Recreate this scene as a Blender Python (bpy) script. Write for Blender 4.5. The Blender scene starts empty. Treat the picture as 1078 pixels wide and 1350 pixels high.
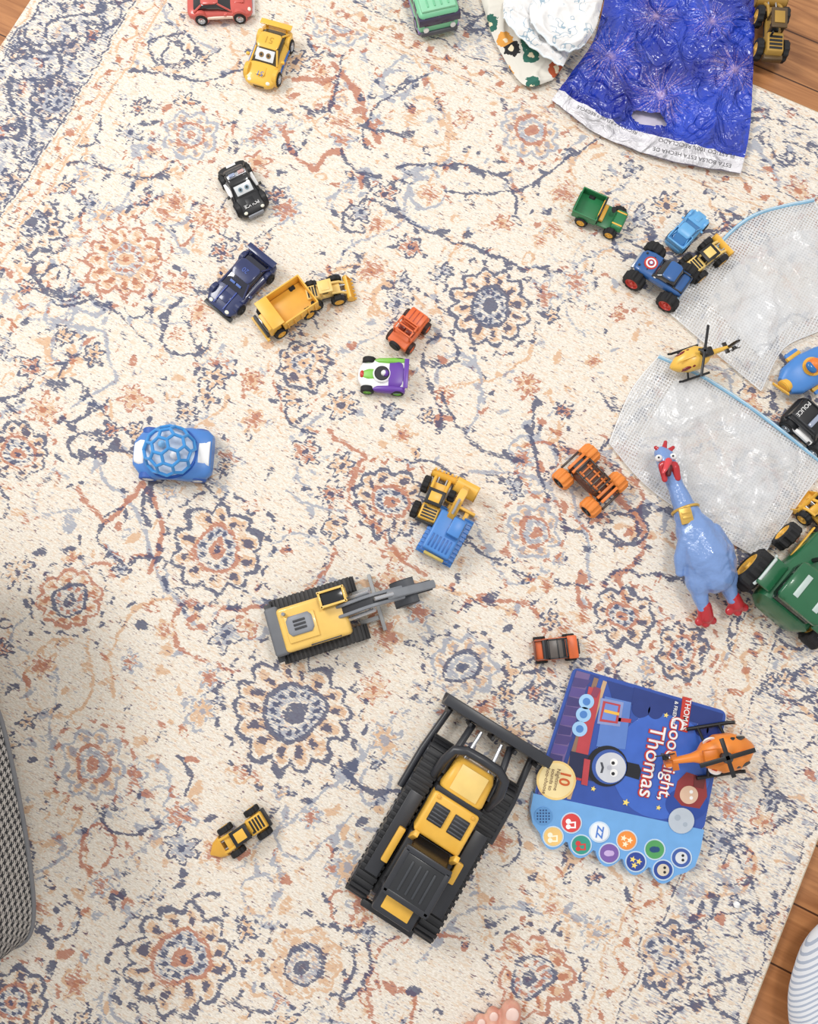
import bpy,bmesh,math,random
import numpy as np
from mathutils import Vector,Matrix,noise
random.seed(3); np.random.seed(3)
sc=bpy.context.scene
sc.view_settings.view_transform='Standard'
TH=math.radians(9.7); F=1040.; H=1.025
CAM=Vector((0,-H*math.tan(TH),H))
def P(px,py,z=0.):
    a=(px-539)/F; b=(675-py)/F
    d=Vector((a, math.sin(TH)+b*math.cos(TH), -math.cos(TH)+b*math.sin(TH)))
    return CAM+d*((z-CAM.z)/d.z)
PHI=math.radians(26.4)
# ---------------------------------------------------------------- materials
def lin(h):
    h=h.lstrip('#'); o=[]
    for i in (0,2,4):
        c=int(h[i:i+2],16)/255.
        o.append(c/12.92 if c<=.04045 else ((c+.055)/1.055)**2.4)
    return (o[0],o[1],o[2],1)
_m={}
def M(col,rough=.35,metal=0,bump=0,bs=400,name=None,var=.12,coat=0,vs=60):
    key=(col,rough,metal,bump,bs,name)
    if key in _m: return _m[key]
    m=bpy.data.materials.new(name or 'plastic_'+col.strip('#')); m.use_nodes=True
    nt=m.node_tree; b=nt.nodes['Principled BSDF']
    b.inputs['Roughness'].default_value=rough; b.inputs['Metallic'].default_value=metal
    b.inputs['Coat Weight'].default_value=coat
    c=lin(col)
    nz=nt.nodes.new('ShaderNodeTexNoise'); nz.inputs['Scale'].default_value=vs
    geo=nt.nodes.new('ShaderNodeNewGeometry'); nt.links.new(geo.outputs['Position'],nz.inputs['Vector'])
    mx=nt.nodes.new('ShaderNodeMix'); mx.data_type='RGBA'
    mx.inputs[6].default_value=tuple(x*(1-var) for x in c[:3])+(1,); mx.inputs[7].default_value=tuple(min(1,x*(1+var)+.004) for x in c[:3])+(1,)
    nt.links.new(nz.outputs['Fac'],mx.inputs[0]); nt.links.new(mx.outputs[2],b.inputs['Base Color'])
    if bump:
        n2=nt.nodes.new('ShaderNodeTexNoise'); n2.inputs['Scale'].default_value=bs
        nt.links.new(geo.outputs['Position'],n2.inputs['Vector'])
        bp=nt.nodes.new('ShaderNodeBump'); bp.inputs['Strength'].default_value=bump; bp.inputs['Distance'].default_value=.002
        nt.links.new(n2.outputs['Fac'],bp.inputs['Height']); nt.links.new(bp.outputs['Normal'],b.inputs['Normal'])
    _m[key]=m; return m
class NT:
    def __init__(s,name):
        s.m=bpy.data.materials.new(name); s.m.use_nodes=True; s.t=s.m.node_tree
        s.b=s.t.nodes['Principled BSDF']; s.out=s.t.nodes['Material Output']
    def n(s,ty,ins=None,**kw):
        x=s.t.nodes.new(ty)
        for k,v in kw.items(): setattr(x,k,v)
        if ins:
            for k,v in ins.items():
                if isinstance(v,bpy.types.NodeSocket): s.t.links.new(v,x.inputs[k])
                else: x.inputs[k].default_value=v
        return x
    def mt(s,op,a,b=0.,c=0.,clamp=False):
        return s.n('ShaderNodeMath',{0:a,1:b,2:c},operation=op,use_clamp=clamp).outputs[0]
    def mix(s,f,a,b):
        x=s.n('ShaderNodeMix',{0:f,6:a,7:b},data_type='RGBA'); return x.outputs[2]
    def step(s,v,a,b):
        x=s.n('ShaderNodeMapRange',{0:v,1:a,2:b}); return x.outputs[0]
    def L(s,a,b): s.t.links.new(a,b)
# ---------------------------------------------------------------- mesh helpers
def mkobj(name,me,mats,parent=None,ang=40):
    o=bpy.data.objects.new(name,me); bpy.context.collection.objects.link(o)
    if not isinstance(mats,(list,tuple)): mats=[mats]
    for m in mats: me.materials.append(m)
    me.shade_smooth(); 
    try: me.set_sharp_from_angle(angle=math.radians(ang))
    except Exception: pass
    if parent: o.parent=parent
    return o
def frombm(name,bm,mats,parent=None,ang=40):
    bmesh.ops.recalc_face_normals(bm,faces=bm.faces)
    me=bpy.data.meshes.new(name); bm.to_mesh(me); bm.free()
    return mkobj(name,me,mats,parent,ang)
def empty(name,loc=(0,0,0),rz=0,s=1):
    e=bpy.data.objects.new(name,None); bpy.context.collection.objects.link(e)
    e.location=loc; e.rotation_euler=(0,0,rz); e.scale=(s,s,s); e.empty_display_size=.02
    return e
def bbox(bm,size,loc,bev=0,rot=(0,0,0),taper=None,seg=2):
    r=bmesh.ops.create_cube(bm,size=1); vs=r['verts']
    for v in vs:
        if taper and v.co.z>0: v.co.x*=taper[0]; v.co.y*=taper[1]
        v.co=Vector((v.co.x*size[0],v.co.y*size[1],v.co.z*size[2]))
    if bev:
        es=list({e for v in vs for e in v.link_edges})
        rr=bmesh.ops.bevel(bm,geom=es+vs,offset=min(bev,min(size)*.45),segments=seg,affect='EDGES',profile=.5)
        vs=list({v for f in rr['faces'] for v in f.verts}|{v for v in vs if v.is_valid})
    from mathutils import Euler
    R=Euler(rot).to_matrix()
    for v in vs: v.co=R@v.co+Vector(loc)
class T:
    def __init__(s,name,rear,front,z=.012,lift=0.):
        a=P(*rear,z); b=P(*front,z); d=b-a
        s.L=math.hypot(front[0]-rear[0],front[1]-rear[1]); s.k=d.length/s.L
        c=(a+b)/2
        s.e=empty(name,(c.x,c.y,lift),math.atan2(d.y,d.x),s.k)
    def box(s,n,size,loc,m,bev=1,rot=(0,0,0),taper=None,seg=2):
        bm=bmesh.new(); bbox(bm,size,loc,bev,rot,taper,seg); return frombm(n,bm,m,s.e)
    def boxes(s,n,lst,m,bev=.6):
        bm=bmesh.new()
        for l in lst: bbox(bm,l[0],l[1],bev,l[2] if len(l)>2 else (0,0,0))
        return frombm(n,bm,m,s.e)
    def obox(s,n,size,loc,th,m,flare=0):
        X,Y,Z=size; x,y,z=loc
        return s.boxes(n,[((X,Y,th),(x,y,z+th/2)),((th,Y,Z),(x-X/2+th/2,y,z+Z/2),(0,-flare,0)),((th,Y,Z),(x+X/2-th/2,y,z+Z/2),(0,flare,0)),
            ((X,th,Z),(x,y-Y/2+th/2,z+Z/2),(flare,0,0)),((X,th,Z),(x,y+Y/2-th/2,z+Z/2),(-flare,0,0))],m,.5)
    def cyl(s,n,r,h,loc,m,axis='z',seg=28,r2=None,bev=0,rot=None):
        bm=bmesh.new(); rr=bmesh.ops.create_cone(bm,cap_ends=True,segments=seg,radius1=r,radius2=r if r2 is None else r2,depth=h)
        if bev:
            es=[e for e in bm.edges if abs(e.verts[0].co.z-e.verts[1].co.z)<1e-6]
            bmesh.ops.bevel(bm,geom=es,offset=bev,segments=2,affect='EDGES')
        R=Matrix.Identity(4)
        if axis=='x': R=Matrix.Rotation(math.pi/2,4,'Y')
        if axis=='y': R=Matrix.Rotation(math.pi/2,4,'X')
        from mathutils import Euler
        if rot: R=Euler(rot).to_matrix().to_4x4()@R
        bmesh.ops.transform(bm,matrix=Matrix.Translation(loc)@R,verts=bm.verts)
        return frombm(n,bm,m,s.e)
    def sph(s,n,rad,loc,m,rot=(0,0,0)):
        if not isinstance(rad,(tuple,list)): rad=(rad,)*3
        bm=bmesh.new(); bmesh.ops.create_uvsphere(bm,u_segments=24,v_segments=16,radius=1)
        from mathutils import Euler
        bmesh.ops.transform(bm,matrix=Matrix.Translation(loc)@Euler(rot).to_matrix().to_4x4()@Matrix.Diagonal((*rad,1)),verts=bm.verts)
        return frombm(n,bm,m,s.e,180)
    def prism(s,n,pts,w,m,y=0,bev=.8):
        bm=bmesh.new(); vs=[bm.verts.new((p[0],y-w/2,p[1])) for p in pts]; f=bm.faces.new(vs)
        r=bmesh.ops.extrude_face_region(bm,geom=[f]); 
        bmesh.ops.translate(bm,vec=(0,w,0),verts=[v for v in r['geom'] if isinstance(v,bmesh.types.BMVert)])
        if bev: bmesh.ops.bevel(bm,geom=list(bm.edges),offset=bev,segments=2,affect='EDGES')
        return frombm(n,bm,m,s.e)
    def loft(s,n,st,m,e=3.5,seg=28,y=0,ang=50):
        bm=bmesh.new(); rings=[]
        for (x,hw,z0,z1) in st:
            R=[]
            for i in range(seg):
                a=2*math.pi*(i+.5)/seg; c,q=math.cos(a),math.sin(a)
                R.append(bm.verts.new((x,y+hw*math.copysign(abs(c)**(2/e),c),(z0+z1)/2+(z1-z0)/2*math.copysign(abs(q)**(2/e),q))))
            rings.append(R)
        for A,B in zip(rings,rings[1:]):
            for i in range(seg): bm.faces.new((A[i],A[(i+1)%seg],B[(i+1)%seg],B[i]))
        bm.faces.new(rings[0]); bm.faces.new(rings[-1])
        return frombm(n,bm,m,s.e,ang)
    def tube(s,n,pts,r,m,seg=10): return tube(n,pts,r,m,s.e,seg)
    def wheel(s,n,x,y,z,r,w,tm,hm,tread=0):
        bm=bmesh.new(); seg=40
        prof=[(-.5,.62),(-.5,.88),(-.36,1),(.36,1),(.5,.88),(.5,.62)]; rings=[]
        for j,(py,pr) in enumerate(prof):
            R=[]
            for i in range(seg):
                a=2*math.pi*i/seg; k=pr
                if tread and j in(1,2,3,4) and (i//2)%2: k*=1-tread
                R.append(bm.verts.new((x+r*k*math.cos(a),y+py*w,z+r*k*math.sin(a))))
            rings.append(R)
        for A,B in zip(rings,rings[1:]):
            for i in range(seg): bm.faces.new((A[i],A[(i+1)%seg],B[(i+1)%seg],B[i]))
        o=frombm(n,bm,tm,s.e,30)
        bm=bmesh.new()
        for sg in (-1,1):
            rr=[]
            for (py,pr) in [(.46,.64),(.50,.56),(.34,.48),(.34,.22),(.5,.16),(.5,0.02)]:
                rr.append([bm.verts.new((x+r*pr*math.cos(2*math.pi*i/20),y+sg*py*w,z+r*pr*math.sin(2*math.pi*i/20))) for i in range(20)])
            for A,B in zip(rr,rr[1:]):
                for i in range(20): bm.faces.new((A[i],A[(i+1)%20],B[(i+1)%20],B[i]))
            bm.faces.new(rr[-1])
        frombm(n+'_hub',bm,hm,s.e,30)
    def wheels(s,xs,y,r,w,tm,hm,tread=0,z=None):
        i=1
        for x in xs:
            for sg in(-1,1):
                s.wheel('wheel_%d'%i,x,sg*y,r if z is None else z,r,w,tm,hm,tread); i+=1
    def text(s,n,t,size,loc,m,rz=0,ext=.2): 
        return text(n,t,size,loc,m,rz,s.e,ext)
    def track(s,n,L,Hh,w,loc,m,m2,tr=1.6,nt=None):
        x0,y0,z0=loc; r=Hh/2; hl=L/2-r; pts=[]
        for i in range(13):
            a=-math.pi/2+math.pi*i/12; pts.append((x0+hl+(r-tr)*math.cos(a),z0+r+(r-tr)*math.sin(a)))
        for i in range(13):
            a=math.pi/2+math.pi*i/12; pts.append((x0-hl+(r-tr)*math.cos(a),z0+r+(r-tr)*math.sin(a)))
        s.prism(n,pts,w*.9,m,y0,.5)
        per=4*hl+2*math.pi*r; nt=nt or int(per/ (tr*3.6)); bm=bmesh.new()
        for i in range(nt):
            d=per*i/nt
            if d<2*hl: x,z,a=-hl+d,2*r-tr*.6,0
            elif d<2*hl+math.pi*r:
                t=(d-2*hl)/r; x,z,a=hl+(r-tr*.6)*math.sin(t),r+(r-tr*.6)*math.cos(t),t
            elif d<4*hl+math.pi*r: x,z,a=hl-(d-2*hl-math.pi*r),tr*.6,0
            else:
                t=(d-4*hl-math.pi*r)/r; x,z,a=-hl-(r-tr*.6)*math.sin(t),r-(r-tr*.6)*math.cos(t),t
            bbox(bm,(tr*2,w,tr*1.2),(x0+x,y0,z0+z),.2,(0,a,0))
        frombm(n+'_treads',bm,m,s.e)
        k=max(3,int(L/(Hh*.8)))
        for i in range(k):
            s.cyl(n+'_roller_%d'%(i+1),r*.5,w*1.02,(x0-hl+2*hl*i/(k-1),y0,z0+r),m2,'y',16,bev=.4)
    def bucket(s,n,x,z,r,w,m,a0=100,a1=300,y=0):
        def arc(rr,A,B,k=12): return [(x+rr*math.cos(math.radians(A+(B-A)*i/k)),z+rr*math.sin(math.radians(A+(B-A)*i/k))) for i in range(k+1)]
        s.prism(n,arc(r,a0,a1)+arc(r*.86,a1,a0),w,m,y,.25)
        for q,sg in(('l',1),('r',-1)): s.prism(n+'_side_'+q,arc(r,a0,a1),w*.04,m,y+sg*w*.48,.15)
        s.boxes(n+'_teeth',[((r*.35,w*.09,r*.12),(x+r*math.cos(math.radians(a1))+r*.15,y-w*.42+w*.84*i/5,z+r*math.sin(math.radians(a1))+r*.08)) for i in range(6)],m,.2)
def tube(n,pts,r,m,parent=None,seg=10):
    bm=bmesh.new(); pts=[Vector(p) for p in pts]; rings=[]; up=Vector((0,0,1))
    for i,p in enumerate(pts):
        d=(pts[min(i+1,len(pts)-1)]-pts[max(i-1,0)]).normalized()
        u=up.cross(d)
        if u.length<.05: u=Vector((1,0,0)).cross(d)
        u.normalize(); w=d.cross(u)
        rr=r[i] if isinstance(r,(list,tuple)) else r
        rings.append([bm.verts.new(p+u*rr*math.cos(2*math.pi*j/seg)+w*rr*math.sin(2*math.pi*j/seg)) for j in range(seg)])
    for A,B in zip(rings,rings[1:]):
        for i in range(seg): bm.faces.new((A[i],A[(i+1)%seg],B[(i+1)%seg],B[i]))
    bm.faces.new(rings[0]); bm.faces.new(rings[-1])
    return frombm(n,bm,m,parent,60)
def text(n,t,size,loc,m,rz,parent,ext=.2,shear=0,bold=0):
    c=bpy.data.curves.new(n,'FONT'); c.body=t; c.size=size; c.extrude=ext; c.align_x='CENTER'; c.align_y='CENTER'; c.offset=bold*size
    o=bpy.data.objects.new(n,c); bpy.context.collection.objects.link(o)
    bpy.context.view_layer.update()
    dg=bpy.context.evaluated_depsgraph_get(); me=bpy.data.meshes.new_from_object(o.evaluated_get(dg))
    bpy.data.objects.remove(o); bpy.data.curves.remove(c)
    me.materials.clear()
    o=mkobj(n,me,m,parent); o.location=loc; o.rotation_euler=(0,0,rz); return o
def blob(name,chains,mat,parent=None,vox=.0015,smooth=6,bump=None):
    bm=bmesh.new()
    for ch in chains:
        for a,b in zip(ch,ch[1:]) if len(ch)>1 else [(ch[0],ch[0])]:
            A=Vector(a[:3]);B=Vector(b[:3]); ra=a[3];rb=b[3]; fa=a[4] if len(a)>4 else 1; fb=b[4] if len(b)>4 else 1
            k=max(1,int((B-A).length/(min(ra,rb)*.25)))
            for i in range(k+1):
                t=i/k; t2=t*t*(3-2*t); r=ra+(rb-ra)*t2; f=fa+(fb-fa)*t
                bmesh.ops.create_icosphere(bm,subdivisions=2,radius=1,matrix=Matrix.Translation(A.lerp(B,t))@Matrix.Diagonal((r,r,r*f,1)))
    o=frombm(name,bm,mat,parent,180)
    md=o.modifiers.new('remesh','REMESH'); md.mode='VOXEL'; md.voxel_size=vox; md.use_smooth_shade=True
    sm=o.modifiers.new('smooth','SMOOTH'); sm.iterations=smooth; sm.factor=.6
    return o
# ---------------------------------------------------------------- palette
YEL=M('#ebb748',.38); YEL2=M('#e0a840',.4); LYEL=M('#efcd7c',.38); BLK=M('#1b1c20',.4); DGR=M('#33353a',.5); GRY=M('#8b8f97',.45)
TIRE=M('#17171a',.7,bump=.2); WHT=M('#eeeeee',.35); RED=M('#c2392e',.3); NAVY=M('#2a3460',.25,coat=.5); SILV=M('#c9ccd2',.25,metal=.7)
GRN=M('#2a7a4c',.35); DGRN=M('#1f633f',.3,coat=.4); ORG=M('#e67d2e',.4); RORG=M('#de6a36',.4); BLU=M('#4a86cf',.38); LBLU=M('#69ace0',.35)
GLASS=M('#14171d',.08,coat=1); PUR=M('#6a3fa5',.35); MINT=M('#7cc79c',.35); LIME=M('#7dc04a',.35); GOLD=M('#d9b25c',.35,metal=.4)
# ---------------------------------------------------------------- rug
U=Vector((math.cos(PHI),-math.sin(PHI))); V=Vector((math.sin(PHI),math.cos(PHI)))
def uv(px,py):
    p=P(px,py); q=Vector((p.x,p.y)); return q.dot(U),q.dot(V)
u0=uv(22,28)[0]; u1=uv(1030,1233)[0]; v1=uv(1034,128)[1]; v0=-.92
dx=.002
nx=int((u1-u0)/dx)+1; ny=int((v1-v0)/dx)+1
C=np.zeros((4,ny,nx),np.float32)   # navy rust tan greyblue
us=u0+np.arange(nx)*dx; vs_=v0+np.arange(ny)*dx
def win(u,v,R):
    a=max(0,int((u-R-u0)/dx)); b=min(nx,int((u+R-u0)/dx)+2); c=max(0,int((v-R-v0)/dx)); d=min(ny,int((v+R-v0)/dx)+2)
    if a>=b or c>=d: return None
    UU,VV=np.meshgrid(us[a:b]-u,vs_[c:d]-v); return (slice(c,d),slice(a,b)),UU,VV
def put(k,sl,m):
    C[k][sl]=np.maximum(C[k][sl],m.astype(np.float32))
def soft(d,w): return np.clip(1.2-np.abs(d)/w,0,1)
def clear(sl,m):
    for k in range(4): C[k][sl]*=(1-m)
def rosette(u,v,R,c1=0,c2=1,n=10,s=1.):
    w=win(u,v,R*1.5)
    if not w: return
    sl,X,Y=w; r=np.hypot(X,Y)+1e-6; th=np.arctan2(Y,X)+random.random()*6
    clear(sl,np.clip((R*1.32-r)/(R*.25),0,1)*.93)
    re=R*(.80+.2*np.abs(np.cos(n*th/2)))
    lw=.0024+R*.030
    put(c1,sl,soft(r-re,lw)*s)
    re2=R*(1.12+.2*np.abs(np.sin(n*th/2)))
    put(c2 if R<.05 else c1,sl,soft(r-re2,lw*.9)*(np.cos(n*th*2)>-.4)*.85*s)
    put(2,sl,((r>.52*R)&(r<re*.9))*(.55+.35*np.cos(n*th))*.9)
    put(c2,sl,soft(r-.5*R,lw)*.95*s)
    put(c1,sl,soft(r-.34*R,lw*1.2)*(np.cos(n*th)>-.2)*s)
    put(c2,sl,(r<.2*R)*.9)
    put(c1,sl,(r<.08*R)*1.)
    put(3,sl,((r<.48*R)&(r>.22*R))*.55)
    put(c1,sl,soft(r-.68*R,lw*1.8)*(np.cos(n*th+.5)>.4)*s)
def leaf(u,v,a,l,w_,k,s=1.,hollow=False):
    w=win(u,v,l*1.1)
    if not w: return
    sl,X,Y=w; x=X*math.cos(a)+Y*math.sin(a); y=-X*math.sin(a)+Y*math.cos(a)
    d=np.sqrt((x/l)**2+(y/(w_*(1.05-.55*np.clip(x/l,-1,1))))**2)
    if hollow: put(k,sl,soft(d-.85,.28)*s)
    else: put(k,sl,np.clip((1.1-d)*3,0,1)*s)
def line(pts,lw,k,s=1.):
    for (a,b) in zip(pts,pts[1:]):
        n=max(1,int(math.hypot(b[0]-a[0],b[1]-a[1])/.0025))
        for i in range(n):
            t=i/n; u=a[0]+(b[0]-a[0])*t; v=a[1]+(b[1]-a[1])*t
            w=win(u,v,lw*1.3)
            if w: put(k,w[0],np.clip((1.25-np.hypot(w[1],w[2])/lw)*1.4,0,1)*s)
def vine(u,v,a,length,lw,k,s=1.):
    pts=[(u,v)]; c=random.uniform(-30,30); dc=random.uniform(-500,500); st=.004; d=0
    while d<length:
        a+=c*st; c+=dc*st; 
        if abs(c)>55: dc=-dc; c*=.95
        if random.random()<.03: dc=-dc
        u+=math.cos(a)*st; v+=math.sin(a)*st; pts.append((u,v)); d+=st
        if random.random()<.16:
            sg=random.choice((-1,1)); aa=a+sg*random.uniform(.5,1.2); l=random.uniform(.005,.011)
            leaf(u+math.cos(aa)*l,v+math.sin(aa)*l,aa,l,l*.42,random.choice((k,k,0,2,3,1)),random.uniform(.7,1),random.random()<.35)
    line(pts,lw,k,s)
def blossom(u,v,R):
    w=win(u,v,R*1.2)
    if not w: return
    sl,X,Y=w; r=np.hypot(X,Y)+1e-6; n=random.choice((5,6,8)); th=np.arctan2(Y,X)+random.random()*6
    clear(sl,np.clip((R*1.1-r)/(R*.2),0,1)*.95)
    re=R*(.72+.24*np.cos(n*th)); a,b=random.choice(((0,1),(0,2),(0,2),(1,2),(0,3),(3,1),(3,2),(2,1)))
    put(b,sl,(r<re*.8)*.66); put(a,sl,soft(r-re,.0028)*1.); put(a,sl,(r<R*.22)*.95)
for i in range(2500):
    u=random.uniform(u0,u1); v=random.uniform(v0,v1); l=random.uniform(.005,.011)
    leaf(u,v,random.uniform(0,6.28),l,l*random.uniform(.3,.6),random.choice((0,0,0,1,2,2,2,3,3)),random.uniform(.55,.95),random.random()<.35)
for i in range(400):
    vine(random.uniform(u0,u1),random.uniform(v0,v1),random.uniform(0,6.28),random.uniform(.12,.32),random.uniform(.0021,.0032),random.choice((0,0,0,1,2,2,3,3)),random.uniform(.8,1))
for i in range(480):
    blossom(random.uniform(u0,u1),random.uniform(v0,v1),random.uniform(.010,.024))
RZ=[(645,405,58,0,0,12),(285,725,62,0,1,10),(385,940,76,0,0,14),(820,812,42,0,1,8),(235,1265,66,0,1,12),(22,598,42,0,1,10),
(92,790,42,1,0,9),(160,345,54,1,2,12),(72,130,42,0,3,10),(512,665,50,0,1,12),(610,880,42,3,0,9),(1005,640,45,0,1,9),
(250,180,42,3,1,8),(450,30,45,3,1,9),(120,1010,44,3,1,9),(900,860,34,0,1,8),(700,1290,48,1,0,10),(880,1260,44,0,2,10),
(700,170,46,3,1,10),(40,300,44,0,0,10),(15,60,30,0,0,8),(400,1270,44,2,0,9),(20,1320,40,0,1,8),(400,480,38,0,2,9),(700,700,38,3,1,8)]
for (x,y,r,a,b,n) in RZ:
    uu,vv=uv(x,y); rosette(uu,vv,r*.00096,a,b,n)
def pl(pts,lw,k,s=1): line([uv(*p) for p in pts],lw,k,s)
pl([(372,165),(390,215),(415,225),(430,205),(452,200)],.0042,1,1.); pl([(385,105),(425,110),(450,95),(470,135),(500,185)],.0042,1,1.)
pl([(800,640),(840,680),(850,730),(820,760),(825,790)],.0038,1,.9); pl([(580,520),(600,560),(640,600),(690,610)],.0035,0,.8)
pl([(100,650),(140,690),(190,640),(215,700),(190,760)],.004,1,.9); pl([(850,700),(835,640),(790,600),(740,590)],.004,1,.9)
pl([(430,560),(480,600),(460,660),(510,720),(560,760)],.004,1,.8); pl([(60,420),(130,440),(150,500),(90,540)],.003,3,.9)
# borders : distance to edge
UU,VV=np.meshgrid(us,vs_)
dE=np.minimum(np.minimum(UU-u0,u1-UU),v1-VV)
left=(UU-u0<=dE+1e-6)
uL=uv(100,190)[0]-u0
along=np.where(v1-VV<=dE+1e-6,UU,VV)
wt=np.where(left,1.,.72)
for d0,lw,k,s in ((uL,.0026,2,1.),(uL-.005,.0018,1,.8),(uL-.034,.0026,2,1.),(uL-.040,.0020,0,.9),(.014,.0024,0,.9),(.006,.003,2,.7)):
    m=soft(dE-d0,lw*1.6); 
    for q in range(4): C[q]*=(1-m*.8)
    C[k]=np.maximum(C[k],soft(dE-d0,lw)*s*wt)
g=(dE<uL-.004)&(dE>uL-.034)
for q in range(4): C[q][g]*=.45
ph=along*2*np.pi/.055; t=(dE-(uL-.019))
C[2]=np.maximum(C[2],g*soft(t-.009*np.sin(ph),.0030)*.9)
C[1]=np.maximum(C[1],g*(np.abs(np.cos(ph))>.9)*(np.abs(t)<.005)*.8)
g2=(dE<uL-.042)&(dE>.014)
ph=along*2*np.pi/.11; t=(dE-(uL-.04)/2)
C[0]=np.maximum(C[0],g2*soft(t-.030*np.sin(ph),.0055)*wt)
C[0]=np.maximum(C[0],g2*soft(t+.026*np.sin(ph*1.5+1),.0036)*.9*wt)
C[0]=np.maximum(C[0],g2*left*(np.sin(UU*300+np.sin(VV*90)*2)*np.sin(VV*280+np.sin(UU*110)*2)>.3)*.58)
C[3]=np.maximum(C[3],g2*(.40+.2*np.sin(UU*160)*np.sin(VV*140))*wt)
# warp
def lown(n,amp):
    g=np.random.randn(ny//n+3,nx//n+3); yy=np.arange(ny)/n; xx=np.arange(nx)/n
    y0=yy.astype(int);x0=xx.astype(int); fy=(yy-y0)[:,None]; fx=(xx-x0)[None]
    fy=fy*fy*(3-2*fy); fx=fx*fx*(3-2*fx)
    a=g[y0][:,x0];b=g[y0][:,x0+1];c=g[y0+1][:,x0];d=g[y0+1][:,x0+1]
    return (a*(1-fx)+b*fx)*(1-fy)+(c*(1-fx)+d*fx)*fy
iy,ix=np.mgrid[0:ny,0:nx]
wx=lown(5,1)*.8+lown(18,1)*1.7; wy=lown(5,1)*.8+lown(18,1)*1.7
jx=np.clip((ix+wx).astype(int),0,nx-1); jy=np.clip((iy+wy).astype(int),0,ny-1)
C=np.stack([c[jy,jx] for c in C])
fade=np.clip(.93+.12*lown(40,1)+.10*lown(10,1),.55,1.15)
C*=fade
co=np.zeros((ny*nx,3),np.float32); co[:,0]=UU.ravel(); co[:,1]=VV.ravel()
me=bpy.data.meshes.new('area_rug'); me.vertices.add(nx*ny); me.vertices.foreach_set('co',co.ravel())
q=(np.arange(ny-1)[:,None]*nx+np.arange(nx-1)[None]).ravel()
li=np.stack([q,q+1,q+nx+1,q+nx],1).astype(np.int32).ravel(); nf=len(q)
me.loops.add(nf*4); me.loops.foreach_set('vertex_index',li); me.polygons.add(nf)
me.polygons.foreach_set('loop_start',(np.arange(nf)*4).astype(np.int32)); me.update(calc_edges=True)
at=me.attributes.new('pat','FLOAT_COLOR','POINT'); at.data.foreach_set('color',np.ascontiguousarray(C.reshape(4,-1).T).astype(np.float32).ravel())
R=NT('rug_weave')
tc=R.n('ShaderNodeTexCoord'); at=R.n('ShaderNodeAttribute',attribute_name='pat')
sep=R.n('ShaderNodeSeparateColor',{0:at.outputs['Color']})
mp=R.n('ShaderNodeMapping',{0:tc.outputs['Object'],3:(130,480,1)})
n1=R.n('ShaderNodeTexNoise',{'Vector':mp.outputs[0],'Scale':1.,'Detail':2.}).outputs['Fac']
mp2=R.n('ShaderNodeMapping',{0:tc.outputs['Object'],3:(45,90,1)})
n2=R.n('ShaderNodeTexNoise',{'Vector':mp2.outputs[0],'Scale':1.,'Detail':3.}).outputs['Fac']
n1c=R.mt('MULTIPLY',R.mt('SUBTRACT',n1,.5),2.1); n2c=R.mt('MULTIPLY',R.mt('SUBTRACT',n2,.5),1.1)
nn=R.mt('ADD',R.mt('ADD',n1c,n2c),.40)
mp3=R.n('ShaderNodeMapping',{0:tc.outputs['Object'],3:(260,800,1),1:(3,7,0)})
n3=R.n('ShaderNodeTexNoise',{'Vector':mp3.outputs[0],'Scale':1.,'Detail':2.}).outputs['Fac']
col=R.mix(R.step(n3,.3,.7),lin('#d8cdbd'),lin('#faf4ea'))
def spk(off,sc_,lo,hi,mx,c_,base):
    m5=R.n('ShaderNodeMapping',{0:tc.outputs['Object'],3:sc_,1:off})
    n5=R.n('ShaderNodeTexNoise',{'Vector':m5.outputs[0],'Scale':1.,'Detail':2.}).outputs['Fac']
    return R.mix(R.mt('MULTIPLY',R.step(n5,lo,hi),mx),base,lin(c_))
col=spk((1,2,0),(80,290,1),.54,.62,.5,'#e0c4a6',col)
col=spk((5,1,0),(100,340,1),.63,.69,.6,'#9a9fb0',col)
col=spk((9,4,0),(95,330,1),.65,.71,.6,'#c99378',col)
def fc(sock,mx): return R.mt('MULTIPLY',R.step(R.mt('SUBTRACT',sock,nn),-.08,.20),mx)
col=R.mix(fc(sep.outputs[2],.78),col,lin('#d8ad86'))
col=R.mix(fc(at.outputs['Alpha'],.75),col,lin('#969fb2'))
col=R.mix(fc(sep.outputs[1],.84),col,lin('#b8745a'))
col=R.mix(fc(sep.outputs[0],.88),col,lin('#4a5270'))
R.L(col,R.b.inputs['Base Color']); R.b.inputs['Roughness'].default_value=.95; R.b.inputs['Sheen Weight'].default_value=.1
bp=R.n('ShaderNodeBump',{'Height':n3,'Strength':.45,'Distance':.0015}); R.L(bp.outputs[0],R.b.inputs['Normal'])
rug=mkobj('area_rug',me,R.m,None); rug.rotation_euler=(0,0,-PHI)
bm=bmesh.new(); bbox(bm,(u1-u0,v1-v0,.0072),((u0+u1)/2,(v0+v1)/2,-.0040),.001)
frombm('rug_backing',bm,M('#cdbfa8',.95,bump=.5),rug)
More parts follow.
